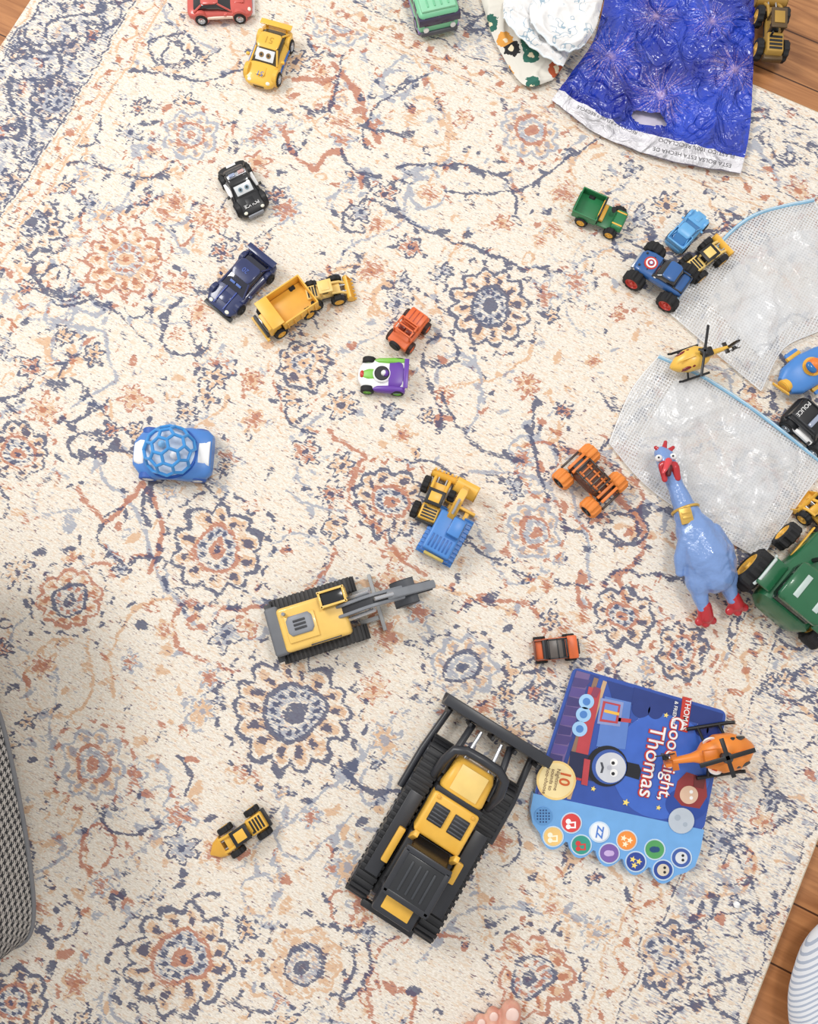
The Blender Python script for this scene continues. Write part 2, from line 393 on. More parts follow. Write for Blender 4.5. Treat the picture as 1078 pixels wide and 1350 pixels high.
# ---------------------------------------------------------------- floor
W=NT('wood_floor'); tc=W.n('ShaderNodeTexCoord')
mp=W.n('ShaderNodeMapping',{0:tc.outputs['Object'],2:(0,0,PHI)})
br=W.n('ShaderNodeTexBrick',{'Vector':mp.outputs[0],'Color1':(.0,.0,.0,1),'Color2':(1,1,1,1),'Mortar':(.5,.5,.5,1),'Scale':1.,'Mortar Size':.0012,'Brick Width':.9,'Row Height':.075})
mg=W.n('ShaderNodeMapping',{0:mp.outputs[0],3:(6,90,1)})
gn=W.n('ShaderNodeTexNoise',{'Vector':mg.outputs[0],'Scale':1.,'Detail':6.,'Distortion':1.2}).outputs['Fac']
c=W.mix(W.step(gn,.3,.7),lin('#8a5a38'),lin('#c48b5b'))
c=W.mix(W.mt('MULTIPLY',br.outputs['Color'],.35),c,lin('#b06f3e'))
c=W.mix(br.outputs['Fac'],c,lin('#4a2c1a'))
W.L(c,W.b.inputs['Base Color']); W.b.inputs['Roughness'].default_value=.35
bm=bmesh.new(); bbox(bm,(5,5,.04),(0,0,-.028),0); frombm('floor',bm,W.m)
# ---------------------------------------------------------------- vehicles
def eyes(t,x0,z0,x1,z1,w,iris):
    a=math.atan2(z0-z1,x1-x0); l=math.hypot(x1-x0,z0-z1)
    t.box('windshield_decal',(l*.8,w*.86,1),((x0+x1)/2,0,(z0+z1)/2),M('#dfe3e6',.2),.4,(0,a,0))
    for s in(-1,1):
        t.cyl('iris_%s'%('l' if s>0 else 'r'),l*.19,1,((x0+x1)/2+math.sin(a)*.5,s*w*.17,(z0+z1)/2+.5*math.cos(a)),iris,rot=(0,a,0))
        t.cyl('pupil_%s'%('l' if s>0 else 'r'),l*.09,1,((x0+x1)/2+math.sin(a)*.9,s*w*.17,(z0+z1)/2+.9*math.cos(a)),BLK,rot=(0,a,0))
def car(name,rear,front,Wd,Ht,body,roof=None,lift=0,wr=.3,wh=True,iris=None,spoiler=None,hub=SILV,tire=TIRE,track=.44,suv=False,glass=GLASS,bumper=None,z=.012,zl=0):
    t=T(name,rear,front,z,zl); L=t.L; h=Ht; w=Wd; roof=roof or body; b=lift
    t.loft('body',[(-.5*L,.36*w,b+.28*h,b+.56*h),(-.47*L,.44*w,b+.2*h,b+.63*h),(-.38*L,.49*w,b+.16*h,b+.66*h),(-.3*L,.5*w,b+.15*h,b+.67*h),(-.1*L,.47*w,b+.14*h,b+.63*h),(.12*L,.47*w,b+.14*h,b+.62*h),(.3*L,.5*w,b+.15*h,b+.60*h),(.4*L,.47*w,b+.16*h,b+.54*h),(.47*L,.40*w,b+.18*h,b+.48*h),(.5*L,.30*w,b+.22*h,b+.42*h)],body)
    if suv: st=[(-.46*L,.36*w,b+.5*h,b+.7*h),(-.42*L,.38*w,b+.5*h,b+.95*h),(.06*L,.38*w,b+.5*h,b+.97*h),(.2*L,.40*w,b+.5*h,b+.62*h)]; rs=[(-.44*L,.30*w,b+.88*h,b+.96*h),(-.40*L,.34*w,b+.9*h,b+1.0*h),(.04*L,.34*w,b+.9*h,b+1.0*h),(.08*L,.3*w,b+.88*h,b+.95*h)]
    else: st=[(-.40*L,.32*w,b+.5*h,b+.66*h),(-.24*L,.36*w,b+.5*h,b+.93*h),(-.02*L,.36*w,b+.5*h,b+.95*h),(.17*L,.40*w,b+.5*h,b+.62*h),(.2*L,.38*w,b+.45*h,b+.56*h)]; rs=[(-.27*L,.26*w,b+.84*h,b+.92*h),(-.23*L,.32*w,b+.86*h,b+1.*h),(-.05*L,.32*w,b+.88*h,b+1.*h),(-.0*L,.27*w,b+.86*h,b+.95*h)]
    t.loft('cabin_glass',st,glass,4); t.loft('roof',rs,roof,4)
    for s in(-1,1):
        for q,(xa,za,xb,zb) in enumerate((((rs[-1][0]-.01*L),b+.92*h,.18*L,b+.6*h),(rs[0][0]+.01*L,b+.9*h,-.40*L if not suv else -.46*L,b+.62*h))):
            t.tube('pillar_%d%s'%(q,'lr'[s>0]),[(xa,s*.31*w,za),(xb,s*.39*w,zb)],.028*w,body,6)
        t.box('mirror_'+'lr'[s>0],(.04*L,.09*w,.1*h),(.1*L,s*.52*w,b+.66*h),body,.3)
        t.sph('headlight_'+'lr'[s>0],(.03*L,.07*w,.07*h),(.455*L,s*.27*w,b+.44*h),M('#f4f2e0',.1))
        t.box('taillight_'+'lr'[s>0],(.02*L,.14*w,.08*h),(-.485*L,s*.27*w,b+.5*h),RED,.2)
    t.box('grille',(.03*L,.34*w,.12*h),(.485*L,0,b+.28*h),BLK,.3)
    t.box('hood_scoop',(.14*L,.26*w,.05*h),(.31*L,0,b+.60*h),body,.5)
    if bumper: t.box('bumper',(.05*L,.8*w,.14*h),(.5*L,0,b+.25*h),bumper,.8)
    r=wr*h
    if wh:
        t.wheels((-.3*L,.3*L),track*w,r,.16*w,tire,hub)
        for x in(-.3,.3):
            for s in(-1,1): t.cyl('fender_%d%d'%(x>0,s>0),r*1.22,.13*w,(x*L,s*.42*w,b+r*1.15),body,'y',24,bev=.5)
    if iris: eyes(t,.0*L,b+.92*h,.18*L,b+.66*h,.62*w,iris)
    if spoiler:
        t.box('spoiler',(.09*L,.92*w,.06*h),(-.45*L,0,b+.86*h),spoiler,.4)
        t.boxes('spoiler_posts',[((.05*L,.05*w,.25*h),(-.45*L,s*.3*w,b+.74*h)) for s in(-1,1)],spoiler,.2)
    return t
RY=M('#eebc45',.3,coat=.5)
t=car('toy_race_car',(368,40),(340,112),42,27,RY,iris=M('#8a6a3a'),spoiler=RY,glass=M('#4a4230',.1))
L=t.L; t.text('hood_number','51',9,(.36*L,0,.62*27),M('#3a6fc0'),-math.pi/2); t.text('roof_number','51',12,(-.13*L,0,27.2),M('#caa040'),-math.pi/2)
t.box('side_stripe',(.5*L,43,2),(0,0,10),M('#3a6fc0'),.3)
t=car('toy_police_car',(304,220),(337,280),40,27,BLK,roof=M('#1b1c20',.2,coat=1),iris=M('#7f98a8'),hub=SILV)
L=t.L; t.box('door_panels',(.28*L,38.6,8),(-.05*L,0,12),WHT,.5); t.box('light_bar_base',(5,24,2.5),(-.14*L,0,28),SILV,.4)
t.box('light_bar_red',(4,8,3),(-.14*L,6,30),M('#c9a4a0',.1),.8); t.box('light_bar_blue',(4,8,3),(-.14*L,-6,30),M('#9aa6c4',.1),.8)
t.boxes('trunk_badge',[((5,12,.6),(-.44*L,0,.63*27))],WHT,.1); t.text('hood_text','POLICE',6,(.38*L,0,.61*27),WHT,-math.pi/2); t.box('push_bar',(2,20,6),(.52*L,0,8),GRY,.6)
t=car('toy_sports_car',(350,338),(286,406),50,25,NAVY,spoiler=NAVY,hub=DGR,glass=M('#11152c',.08,coat=1)); L=t.L
t.boxes('hood_lines',[((.3*L,1.2,.5),(.32*L,s*8,.62*25),(0,.1,0)) for s in(-1,1)],M('#3d53a8'),.1); t.text('roof_number','20',9,(-.13*L,0,25.2),M('#4a62b0'),-math.pi/2)
t.box('splitter',(6,46,1.5),(.5*L,0,4),BLK,.4); t.boxes('windshield_decal',[((3,8,.6),(.09*L,s*5,.81*25),(0,.5,0)) for s in(-1,1)],M('#5d7ac0'),.1)
RD=M('#cf5d54',.3,coat=.5)
t=car('toy_race_car',(248,6),(332,2),46,27,RD,roof=RD); L=t.L
t.box('side_flame',(.4*L,47,3),(0,0,11),M('#f0d9c8'),.5); t.box('front_lip',(5,30,3),(.5*L,0,5),WHT,.5)
t=car('toy_pickup_truck',(886,326),(927,281),28,22,LBLU,hub=M('#2a3c66'),glass=M('#3b78b0',.1)); L=t.L
t.obox('cargo_bed',(.34*L,25,7),(-.32*L,0,13),1.5,LBLU)
t=car('toy_police_suv',(1040,538),(1100,592),48,34,BLK,suv=True,hub=SILV,bumper=GRY); L=t.L
t.text('roof_text','POLICE',8,(-.36*L,0,34.2),WHT,-math.pi/2); t.box('light_bar',(6,28,4),(-.1*L,0,36),M('#9aa3b8',.1),1); t.box('door_stripe',(.4*L,46.6,5),(-.05*L,0,18),WHT,.5)
t.boxes('roof_rack',[((.45*L,1.5,2),(-.2*L,s*15,35)) for s in(-1,1)],DGR,.3)
# space racer
t=T('toy_space_racer',(538,497),(472,493),.012); L=t.L
t.loft('body',[(-.48*L,16,6,18),(-.4*L,22,4,20),(-.1*L,20,4,18),(.2*L,22,4,16),(.42*L,17,4,13),(.5*L,8,5,10)],WHT,3)
t.loft('hood_trim',[(.12*L,8,12,17.2),(.3*L,7,11,16.0),(.46*L,4,8,12.6)],LIME,3)
t.loft('rear_deck',[(-.47*L,14,12,19),(-.3*L,18,12,21.5),(-.12*L,16,12,20)],PUR,3)
for s in(-1,1):
    t.loft('side_pod_'+'lr'[s>0],[(-.45*L,4,6,19),(-.2*L,5,5,20),(.1*L,4,5,17),(.25*L,1,8,12)],PUR if s>0 else LIME,2.5,y=s*19)
t.cyl('cockpit_ring',12,3,(.02*L,0,19),WHT,bev=1); t.cyl('cockpit',10,3,(.02*L,0,19.6),BLK,bev=.6); t.sph('driver_helmet',(4,4,5),(-.02*L,0,21),WHT); t.sph('driver_hood',(4.6,4.6,4),(-.05*L,0,21),PUR)
t.sph('chin_light',(3,5,2),(.42*L,0,13),RED); t.wheels((-.3*L,.3*L),20,9,8,TIRE,LIME)
t.box('rear_wing',(6,40,2),(-.46*L,0,25),PUR,.6); t.boxes('wing_posts',[((4,2,8),(-.46*L,s*12,21)) for s in(-1,1)],LIME,.3)
# bus
t=T('toy_bus',(556,-40),(579,36),.02); L=t.L
t.box('body',(L,48,30),(0,0,22),MINT,6,seg=4); t.box('roof_panel',(L*.9,40,3),(0,0,38),M('#93d4ae'),1.2)
t.boxes('roof_ribs',[((L*.8,1.5,2),(0,y,39.6)) for y in(-12,-4,4,12)],MINT,.3)
t.box('windshield',(3,36,12),(L*.49,0,27),M('#2b2d3b',.1),1); t.boxes('side_windows',[((12,49,9),(-L*.36+i*16,0,28)) for i in range(5)],M('#3b3550',.1),.5)
t.box('skirt',(L*.96,49,4),(0,0,11),M('#8d78b5'),1); t.box('bumper',(5,44,6),(L*.5,0,11),M('#4c4f58'),1.5); t.wheels((-.3*L,.3*L),21,9,7,TIRE,GRY)
for s in(-1,1): t.cyl('headlight_'+'lr'[s>0],3.2,2,(L*.51,s*16,17),WHT,'x')
# ---- generic construction loader
def loader(name,rear,front,Wd,Ht,ym=YEL,bm_=None,blade=1.0,z=.012,cabx=-.08,cabm=BLK,tire=TIRE,hub=YEL,bigr=.3,pointy=False):
    t=T(name,rear,front,z); L=t.L; w=Wd; h=Ht; bm_=bm_ or ym; r=bigr*h*1.15
    t.box('chassis',(.62*L,.42*w,.2*h),(-.12*L,0,.32*h),DGR,.8)
    t.box('engine_hood',(.3*L,.56*w,.36*h),(-.33*L,0,.56*h),ym,1.6,taper=(.85,.9),seg=3)
    t.boxes('hood_vents',[((.03*L,.4*w,.02*h),(-.42*L+i*.05*L,0,.745*h)) for i in range(4)],BLK,.1)
    t.cyl('exhaust',.035*w,.22*h,(-.26*L,.16*w,.8*h),BLK); t.box('counterweight',(.07*L,.6*w,.2*h),(-.48*L,0,.46*h),cabm,1)
    cx=cabx*L
    t.boxes('cab_frame',[((.03*L,.04*w,.5*h),(cx+i*.1*L,j*.2*w,.7*h)) for i in(-1,1) for j in(-1,1)],cabm,.3)
    t.box('cab_roof',(.27*L,.5*w,.06*h),(cx,0,.97*h),cabm,.8); t.box('roof_panel',(.16*L,.32*w,.03*h),(cx,0,1.01*h),ym,.3)
    t.box('seat',(.12*L,.24*w,.22*h),(cx-.02*L,0,.55*h),BLK,.8); t.box('cab_base',(.25*L,.46*w,.18*h),(cx,0,.46*h),ym,.8)
    t.box('nose',(.16*L,.36*w,.24*h),(.12*L,0,.44*h),ym,1)
    for s in(-1,1):
        t.tube('arm_'+'lr'[s>0],[(.02*L,s*.2*w,.66*h),(.2*L,s*.21*w,.58*h),(.36*L,s*.21*w,.24*h)],.05*w,ym,8)
        t.tube('piston_'+'lr'[s>0],[(.05*L,s*.12*w,.5*h),(.32*L,s*.12*w,.38*h)],.028*w,SILV,8)
    if pointy: t.loft('plow',[(.26*L,.34*w,.04*h,.5*h),(.38*L,.26*w,.03*h,.44*h),(.5*L,.03*w,.03*h,.25*h)],bm_,4)
    else: t.bucket('bucket',.39*L,.26*h,.24*h,blade*w,bm_)
    t.wheels((-.34*L,.12*L),.40*w,r,.2*w,tire,hub,.1)
    return t
loader('toy_front_loader',(560,690),(590,618),46,34,YEL,YEL,.75,cabm=BLK)
loader('toy_front_loader',(352,1076),(276,1128),44,32,YEL,YEL2,cabm=BLK,pointy=True)
loader('toy_front_loader',(402,392),(468,376),36,30,LYEL,YEL,.9,cabm=LYEL)
loader('toy_front_loader',(903,362),(962,316),36,30,LYEL,YEL,.9)
loader('toy_front_loader',(1098,700),(1056,655),44,34,YEL,YEL,.9)
loader('toy_front_loader',(1014,84),(1016,-10),36,34,M('#b08a3c',.5),M('#a67f35',.5),1.,cabm=M('#5a4528'))
# ---- dump truck
t=T('toy_dump_truck',(410,386),(342,432),.015); L=t.L
t.box('chassis',(.9*L,20,5),(0,0,10),DGR,.8); 
t.obox('dump_bed',(.66*L,46,17),(-.14*L,0,15),2,YEL,.06); t.boxes('bed_ribs',[((2.4,2.4,13),(-.4*L+i*.13*L,s*23.6,22)) for i in range(5) for s in(-1,1)],YEL2,.3)
t.box('bed_floor',(.6*L,40,1),(-.14*L,0,18),YEL2,.2)
t.box('cab',(.22*L,26,20),(.32*L,6,22),YEL,1.5); t.box('cab_window',(.06*L,20,8),(.42*L,6,26),GLASS,.6); t.box('canopy',(.22*L,44,2.5),(.26*L,0,34),YEL,.6)
t.box('grille',(.05*L,32,12),(.46*L,0,14),DGR,.8); t.box('bumper',(.05*L,40,4),(.49*L,0,8),YEL,.8); t.wheels((-.28*L,.27*L),19,10,9,TIRE,YEL,.08)
# ---- orange jeep
t=T('toy_jeep',(521,458),(556,414),.012); L=t.L
t.box('tub',(.95*L,28,10),(0,0,14),RORG,2,seg=3); t.box('hood',(.36*L,24,6),(.28*L,0,21),RORG,1.6); t.boxes('hood_lines',[((.28*L,1,.5),(.28*L,y,24.2)) for y in(-6,0,6)],M('#a83d22'),.1)
t.boxes('windshield_frame',[((2,26,1.8),(.07*L,0,33)),((2,2,11),(.07*L,12,28)),((2,2,11),(.07*L,-12,28)),((2,26,1.5),(.07*L,0,23))],RORG,.3)
t.boxes('roll_cage',[((2,26,2),(-.25*L,0,34)),((2,2,14),(-.25*L,12,27)),((2,2,14),(-.25*L,-12,27)),((.32*L,2,2),(-.09*L,12,34)),((.32*L,2,2),(-.09*L,-12,34)),((2,26,2),(-.1*L,0,34))],RORG,.3)
t.boxes('seats',[((8,9,9),(-.08*L,s*6,22)) for s in(-1,1)],M('#7a2c1c'),1); t.cyl('spare_tire',8,5,(-.52*L,0,19),TIRE,'x',bev=1)
t.wheels((-.3*L,.3*L),15,8.5,7,M('#3a2320',.6),RORG,.08); t.box('bumper',(3,28,4),(.5*L,0,9),DGR,.6)
# ---- small truck
t=T('toy_utility_truck',(702,858),(762,852),.012); L=t.L
t.box('tub',(.9*L,28,8),(0,0,13),RORG,2); t.box('front_hood',(.22*L,30,8),(.36*L,0,16),RORG,2); t.box('cab_base',(.5*L,26,6),(-.05*L,0,19),DGR,1)
t.boxes('cage',[((.4*L,2,2),(0,12,30)),((.4*L,2,2),(0,-12,30)),((2,26,2),(.2*L,0,30)),((2,26,2),(-.2*L,0,30)),((2,26,2),(0,0,30))]+[((2,2,14),(i*.2*L,j*12,24)) for i in(-1,1) for j in(-1,1)],BLK,.3)
t.box('roof',(.28*L,22,1.5),(-.04*L,0,30),M('#5b5450'),.4); t.obox('bed',(.26*L,26,7),(-.36*L,0,15),1.5,M('#7e4a3a')); t.box('winch',(3,20,4),(.5*L,0,11),BLK,.6)
t.wheels((-.32*L,.32*L),14,8,7,TIRE,M('#8a8078'),.1)
# ---- green utility truck
t=T('toy_farm_truck',(760,270),(822,297),.012); L=t.L
t.box('chassis',(.92*L,20,5),(0,0,10),DGR,.8); t.obox('cargo_bed',(.5*L,38,12),(-.26*L,0,14),1.8,GRN,.04); t.boxes('tailgate_panel',[((1,26,6),(-.52*L,0,20))],M('#0f5a34'),.3)
t.box('hood',(.24*L,30,8),(.38*L,0,17),GRN,2.2,taper=(.85,.85),seg=3); t.box('floor_pan',(.3*L,32,3),(.12*L,0,13),GRN,.6)
t.boxes('hood_stripes',[((.2*L,2,.6),(.37*L,s*9,21.2)) for s in(-1,1)],YEL,.1); t.box('seat',(7,24,5),(.04*L,0,18),YEL,1.4); t.box('seat_back',(2.5,24,9),(-.02*L,0,24),YEL,1)
t.tube('roll_bar',[(.0,15,14),(0,15,30),(0,12,33),(0,-12,33),(0,-15,30),(0,-15,14)],1.2,BLK); t.cyl('steering_wheel',4,1,(.2*L,6,25),BLK,rot=(0,.7,0)); t.wheels((-.28*L,.32*L),17,9,8,TIRE,YEL,.1)
# ---- monster trucks
def monster(name,rear,front,Wd,Ht,body,tire,hub,frame,z=.02,r=15,tw=15,buggy=False):
    t=T(name,rear,front,z); L=t.L; w=Wd; b=r*1.1
    for i,x in enumerate((-.34*L,.34*L)):
        t.cyl('axle_%d'%(i+1),2,w*.95,(x,0,r),frame,'y'); t.boxes('suspension_%d'%(i+1),[((2.4,2.4,16),(x+q*4,s*w*.2,r+7),(0,q*.3,0)) for q in(-1,1) for s in(-1,1)],frame,.3)
    t.wheels((-.34*L,.34*L),w*.5,r,tw,tire,hub,.12)
    t.box('frame',(.8*L,w*.3,4),(0,0,b),frame,.8)
    if buggy:
        w=w*1.45
        t.loft('body',[(-.42*L,.14*w,b,b+12),(-.2*L,.22*w,b,b+16),(.1*L,.22*w,b,b+16),(.42*L,.12*w,b,b+8)],M('#5a3424',.5),3.5)
        t.boxes('cage',[((.5*L,2.4,2.4),(-.03*L,s*.17*w,b+24)) for s in(-1,1)]+[((2.4,.36*w,2.4),(x*L,0,b+24)) for x in(-.27,-.1,.08,.21)]+[((2.4,2.4,14),(x*L,s*.17*w,b+18)) for x in(-.26,.2) for s in(-1,1)],frame,.4)
        t.boxes('panel_stripes',[((.5*L,2.6,2),(.02*L,s*.1*w,b+17)) for s in(-1,1)]+[((4,.4*w,3),(x*L,0,b+15)) for x in(-.40,-.3,.3,.4)]+[((2.4,.34*w,2),(x*L,0,b+18)) for x in(-.18,0,.15)],body,.4)
        t.boxes('bumper',[((3,.44*w,5),(.5*L,0,b)),((3,.44*w,5),(-.5*L,0,b))],frame,.6); t.box('engine',(.16*L,.24*w,8),(-.3*L,0,b+12),DGR,1)
        t.boxes('links',[((.34*L,2.4,2.4),(x*.24*L,s*.22*w,r+5),(0,0,s*x*.3)) for x in(-1,1) for s in(-1,1)],body,.4)
    else:
        t.loft('body',[(-.46*L,.3*w,b+3,b+13),(-.38*L,.36*w,b+2,b+15),(0,.34*w,b,b+14),(.3*L,.36*w,b+1,b+13),(.44*L,.32*w,b+2,b+11),(.49*L,.24*w,b+3,b+8)],body,4)
        t.loft('cabin_glass',[(-.3*L,.26*w,b+10,b+16),(-.2*L,.28*w,b+10,b+24),(.0*L,.28*w,b+10,b+24),(.14*L,.3*w,b+10,b+14)],GLASS,4); t.loft('roof',[(-.23*L,.22*w,b+22,b+25),(-.18*L,.26*w,b+22,b+26),(-.03*L,.26*w,b+22,b+26),(.0*L,.22*w,b+22,b+25)],body,4)
        t.obox('bed',(.2*L,.56*w,8),(-.35*L,0,b+8),1.5,frame)
        for j,(rr,mm) in enumerate(((10,RED),(7.6,WHT),(5.2,RED),(3.2,M('#2456a8')))): t.cyl('shield_ring_%d'%j,rr*.9,1+j*.5,(.27*L,0,b+13.2),mm,seg=32)
        t.cyl('shield_star',2.4,3.6,(.27*L,0,b+13),WHT,seg=5); t.boxes('stripes',[((.04*L,.62*w,1),(.08*L,0,b+14)),],WHT,.2); t.box('bumper',(4,.6*w,6),(.5*L,0,b+3),SILV,1)
    return t
monster('toy_monster_truck',(905,384),(840,342),50,30,M('#2c5d9c',.3,coat=.4),TIRE,RED,DGR,r=15,tw=14)
monster('toy_monster_truck',(752,605),(806,660),50,30,ORG,M('#e88a3a',.6,bump=.2),BLK,M('#3b2a22'),r=14,tw=17,buggy=True)
# ---- lattice ball car
t=T('toy_lattice_ball_car',(282,600),(174,596),.02); L=t.L; OB=M('#4a82cc',.35,coat=.2)
t.loft('body',[(-.48*L,26,10,26),(-.42*L,32,6,30),(-.2*L,36,5,30),(0,34,5,29),(.2*L,35,5,29),(.4*L,28,6,24),(.49*L,17,8,18)],OB,3.2,36)
for s,x in((1,.40),(-1,-.40)): 
    t.loft('white_panel_%d'%(s>0),[(x*L-7,17 if s<0 else 18,16,30.8 if s<0 else 26.4),(x*L,17,16,31.2 if s<0 else 26),(x*L+7,13 if s>0 else 18,12,24 if s>0 else 31)],WHT,3.2)
t.cyl('ball_seat',36,4,(0,0,29),M('#2f62b8'),bev=1.2,seg=40); t.cyl('seat_inner',32,1,(0,0,31.3),M('#c3d2e4'),seg=40)
bm=bmesh.new(); bmesh.ops.create_icosphere(bm,subdivisions=2,radius=1)
bmesh.ops.rotate(bm,cent=(0,0,0),matrix=Matrix.Rotation(.553,3,'X'),verts=bm.verts)
Ed=[]
for e in bm.edges:
    a,b=[f.calc_center_median().normalized() for f in e.link_faces]; Ed.append((a,b))
bm.free(); LT=M('#4193d8',.3)
bm=bmesh.new()
for a,b in Ed:
    if min(a.z,b.z)<-.12: continue
    A=Vector((a.x*34,a.y*34,31+a.z*30)); B=Vector((b.x*34,b.y*34,31+b.z*30)); d=B-A
    q=d.to_track_quat('Z','Y').to_matrix().to_4x4()
    bmesh.ops.create_cone(bm,cap_ends=True,segments=8,radius1=2.2,radius2=2.2,depth=d.length*1.06,matrix=Matrix.Translation((A+B)/2)@q)
    bmesh.ops.create_icosphere(bm,subdivisions=1,radius=2.4,matrix=Matrix.Translation(A))
frombm('lattice_ball',bm,LT,t.e)
t.sph('rattle_bead_1',6,(-8,6,38),M('#f2f2f2')); t.sph('rattle_bead_2',5,(10,-8,38),M('#8ec6ee'))
t.wheels((-.3*L,.3*L),30,12,9,M('#2b5cb0',.5),WHT)
# ---- blue toy excavator
t=T('toy_backhoe',(568,740),(622,640),.015); L=t.L
t.track('track_left',68,16,13,(-18,19,0),BLU,DGR); t.track('track_right',68,16,13,(-18,-19,0),BLU,DGR)
t.cyl('turntable',14,4,(-18,0,17),DGR); t.box('house',(56,38,18),(-20,0,27),BLU,3,seg=3); t.boxes('house_vents',[((18,2,.8),(-34,y,36.3)) for y in(-12,-7,-2,3,8,13)],M('#2a62ac'),.2)
t.box('cab',(24,17,16),(-8,-9,42),BLU,2); t.box('cab_window',(20,18,8),(-7,-9,43),M('#2b3e5c',.1),.8); t.box('rear_bumper',(6,40,8),(-48,0,24),M('#2f6cba'),1.5); t.box('rear_grill',(4,28,10),(-51,0,24),M('#c7b15c'),1)
t.prism('boom',[(0,34),(4,44),(22,58),(38,56),(38,48),(24,50),(12,38),(6,32)],10,YEL,4); t.prism('stick',[(32,56),(39,55),(50,28),(44,24)],9,YEL,4)
t.bucket('bucket',50,18,13,32,YEL,60,260,4); t.tube('piston',[(6,4,48),(24,4,62)],1.8,SILV)
t.boxes('blade',[((4,44,12),(24,0,8)),((14,6,5),(16,12,9)),((14,6,5),(16,-12,9))],YEL,1)
# ---- big yellow excavator
t=T('toy_excavator',(352,838),(578,768),.025); L=t.L; x0=-52
TG=M('#3a3a3c',.6)
for s,n in((1,'track_left'),(-1,'track_right')): t.track(n,118,26,20,(x0+4,s*33,0),TG,DGR)
t.box('undercarriage',(70,46,12),(x0,0,14),DGR,2); t.cyl('turntable',24,5,(x0,0,26),DGR); 
EY=M('#efc566',.3,coat=.3)
t.box('house',(88,58,24),(x0,-2,41),EY,5,seg=4); t.box('counterweight',(18,64,24),(x0-50,0,38),M('#6c6f75',.5),4,seg=3); t.boxes('rear_guard',[((10,78,8),(x0-56,0,22))],DGR,1)
t.box('deck_panel',(40,34,3),(x0-16,-4,54),EY,1.2); t.loft('top_cover',[(x0-34,8,53,57),(x0-30,13,53,59),(x0-4,13,53,59),(x0,8,53,57)],GRY,3); t.boxes('cover_slots',[((16,3,1),(x0-17,y,59.4)) for y in(-5,0,5)],DGR,.3)
t.cyl('exhaust',2.2,10,(x0-34,18,58),GRY); 
t.box('cab_floor',(36,22,8),(x0+32,20,38),EY,2); t.boxes('cab_frame',[((3,3,24),(x0+16+i*32,11+j*19,52)) for i in(0,1) for j in(0,1)]+[((36,3,3),(x0+32,11+j*19,64)) for j in(0,1)]+[((3,22,3),(x0+16+i*32,20,64)) for i in(0,1)],EY,.6)
t.box('cab_glass',(32,18,22),(x0+32,20,51),M('#26282c',.15),1); t.box('seat',(10,10,12),(x0+28,20,50),BLK,1)
t.boxes('handrails',[((40,1.6,1.6),(x0+10,-30,58)),((1.6,1.6,8),(x0-9,-30,55)),((1.6,1.6,8),(x0+29,-30,55))],DGR,.3)
BG=M('#83878e',.45)
for s in(-1,1): t.prism('boom_plate_'+'lr'[s>0],[(x0+30,40),(x0+28,50),(x0+70,80),(x0+84,82),(x0+122,60),(x0+120,50),(x0+84,68),(x0+74,68),(x0+38,38)],4,BG,s*6.5,.6)
t.prism('boom',[(x0+34,42),(x0+34,49),(x0+71,77),(x0+83,79),(x0+118,59),(x0+118,53),(x0+84,70),(x0+74,70),(x0+40,42)],11,DGR,0,.6)
t.tube('boom_piston_l',[(x0+40,13,44),(x0+80,12,72)],2.8,SILV); t.tube('boom_piston_r',[(x0+40,-13,44),(x0+80,-12,72)],2.8,SILV)
t.prism('stick',[(x0+100,74),(x0+114,72),(x0+166,30),(x0+158,24),(x0+106,58)],11,BG,0,1); t.tube('stick_piston',[(x0+84,0,88),(x0+108,0,78)],2.6,SILV)
t.bucket('bucket',x0+128,22,22,34,M('#4b4e55',.5),60,270); t.boxes('bucket_link',[((34,4,4),(x0+144,s*5,34),(0,.4,0)) for s in(-1,1)],DGR,.6)
t.boxes('dozer_blade',[((5,78,18),(x0+84,0,10)),((26,6,6),(x0+68,20,12)),((26,6,6),(x0+68,-20,12))],M('#a2a4a6',.5),1)
# ---- big bulldozer
t=T('toy_bulldozer',(508,1212),(652,962),.03); L=t.L; h=L/2
BK=M('#232428',.5); BK2=M('#303238',.35)
for s,n in((1,'track_left'),(-1,'track_right')): t.track(n,238,50,30,(-22,s*52,0),BK,M('#44464c'),2.6)
t.box('chassis',(200,72,28),(-22,0,30),BK,3); t.boxes('track_covers',[((120,20,5),(-40,s*50,55)) for s in(-1,1)],BK2,1.5)
def arcp(r,cx,cz,a,b,k=10): return [(cx+r*math.cos(math.radians(a+(b-a)*i/k)),cz+r*math.sin(math.radians(a+(b-a)*i/k))) for i in range(k+1)]
t.prism('blade',arcp(60,h+52,36,145,218)+arcp(55,h+52,36,218,145),164,BK2,0,.8)
t.boxes('blade_top_lip',[((14,164,5),(h+2,0,70)),((8,164,4),(h+4,0,2))],BK2,1); t.boxes('blade_ribs',[((6,4,56),(h-11,y,36)) for y in(-70,-35,0,35,70)],BK,.8)
for s in(-1,1):
    t.tube('push_arm_'+'lr'[s>0],[(10,s*72,22),(70,s*72,22),(h-8,s*66,18)],5,BK2,8); t.tube('lift_arm_'+'lr'[s>0],[(60,s*36,58),(98,s*34,58),(h-10,s*30,40)],5,BK2,8)
    t.tube('lift_piston_'+'lr'[s>0],[(62,s*20,62),(h-12,s*16,50)],2.8,SILV,8)
t.tube('front_guard',[(52,-42,50),(78,-43,74),(96,-38,82),(103,-24,85),(104,0,86),(103,24,85),(96,38,82),(78,43,74),(52,42,50)],6.5,BK2,12)
t.loft('front_hood',[(44,30,40,76),(50,32,40,80),(82,30,40,78),(92,26,42,70)],YEL,5)
t.box('hood_crease',(36,40,2),(68,0,80),LYEL,.8); t.box('hood_gap',(8,70,40),(42,0,58),BK,1)
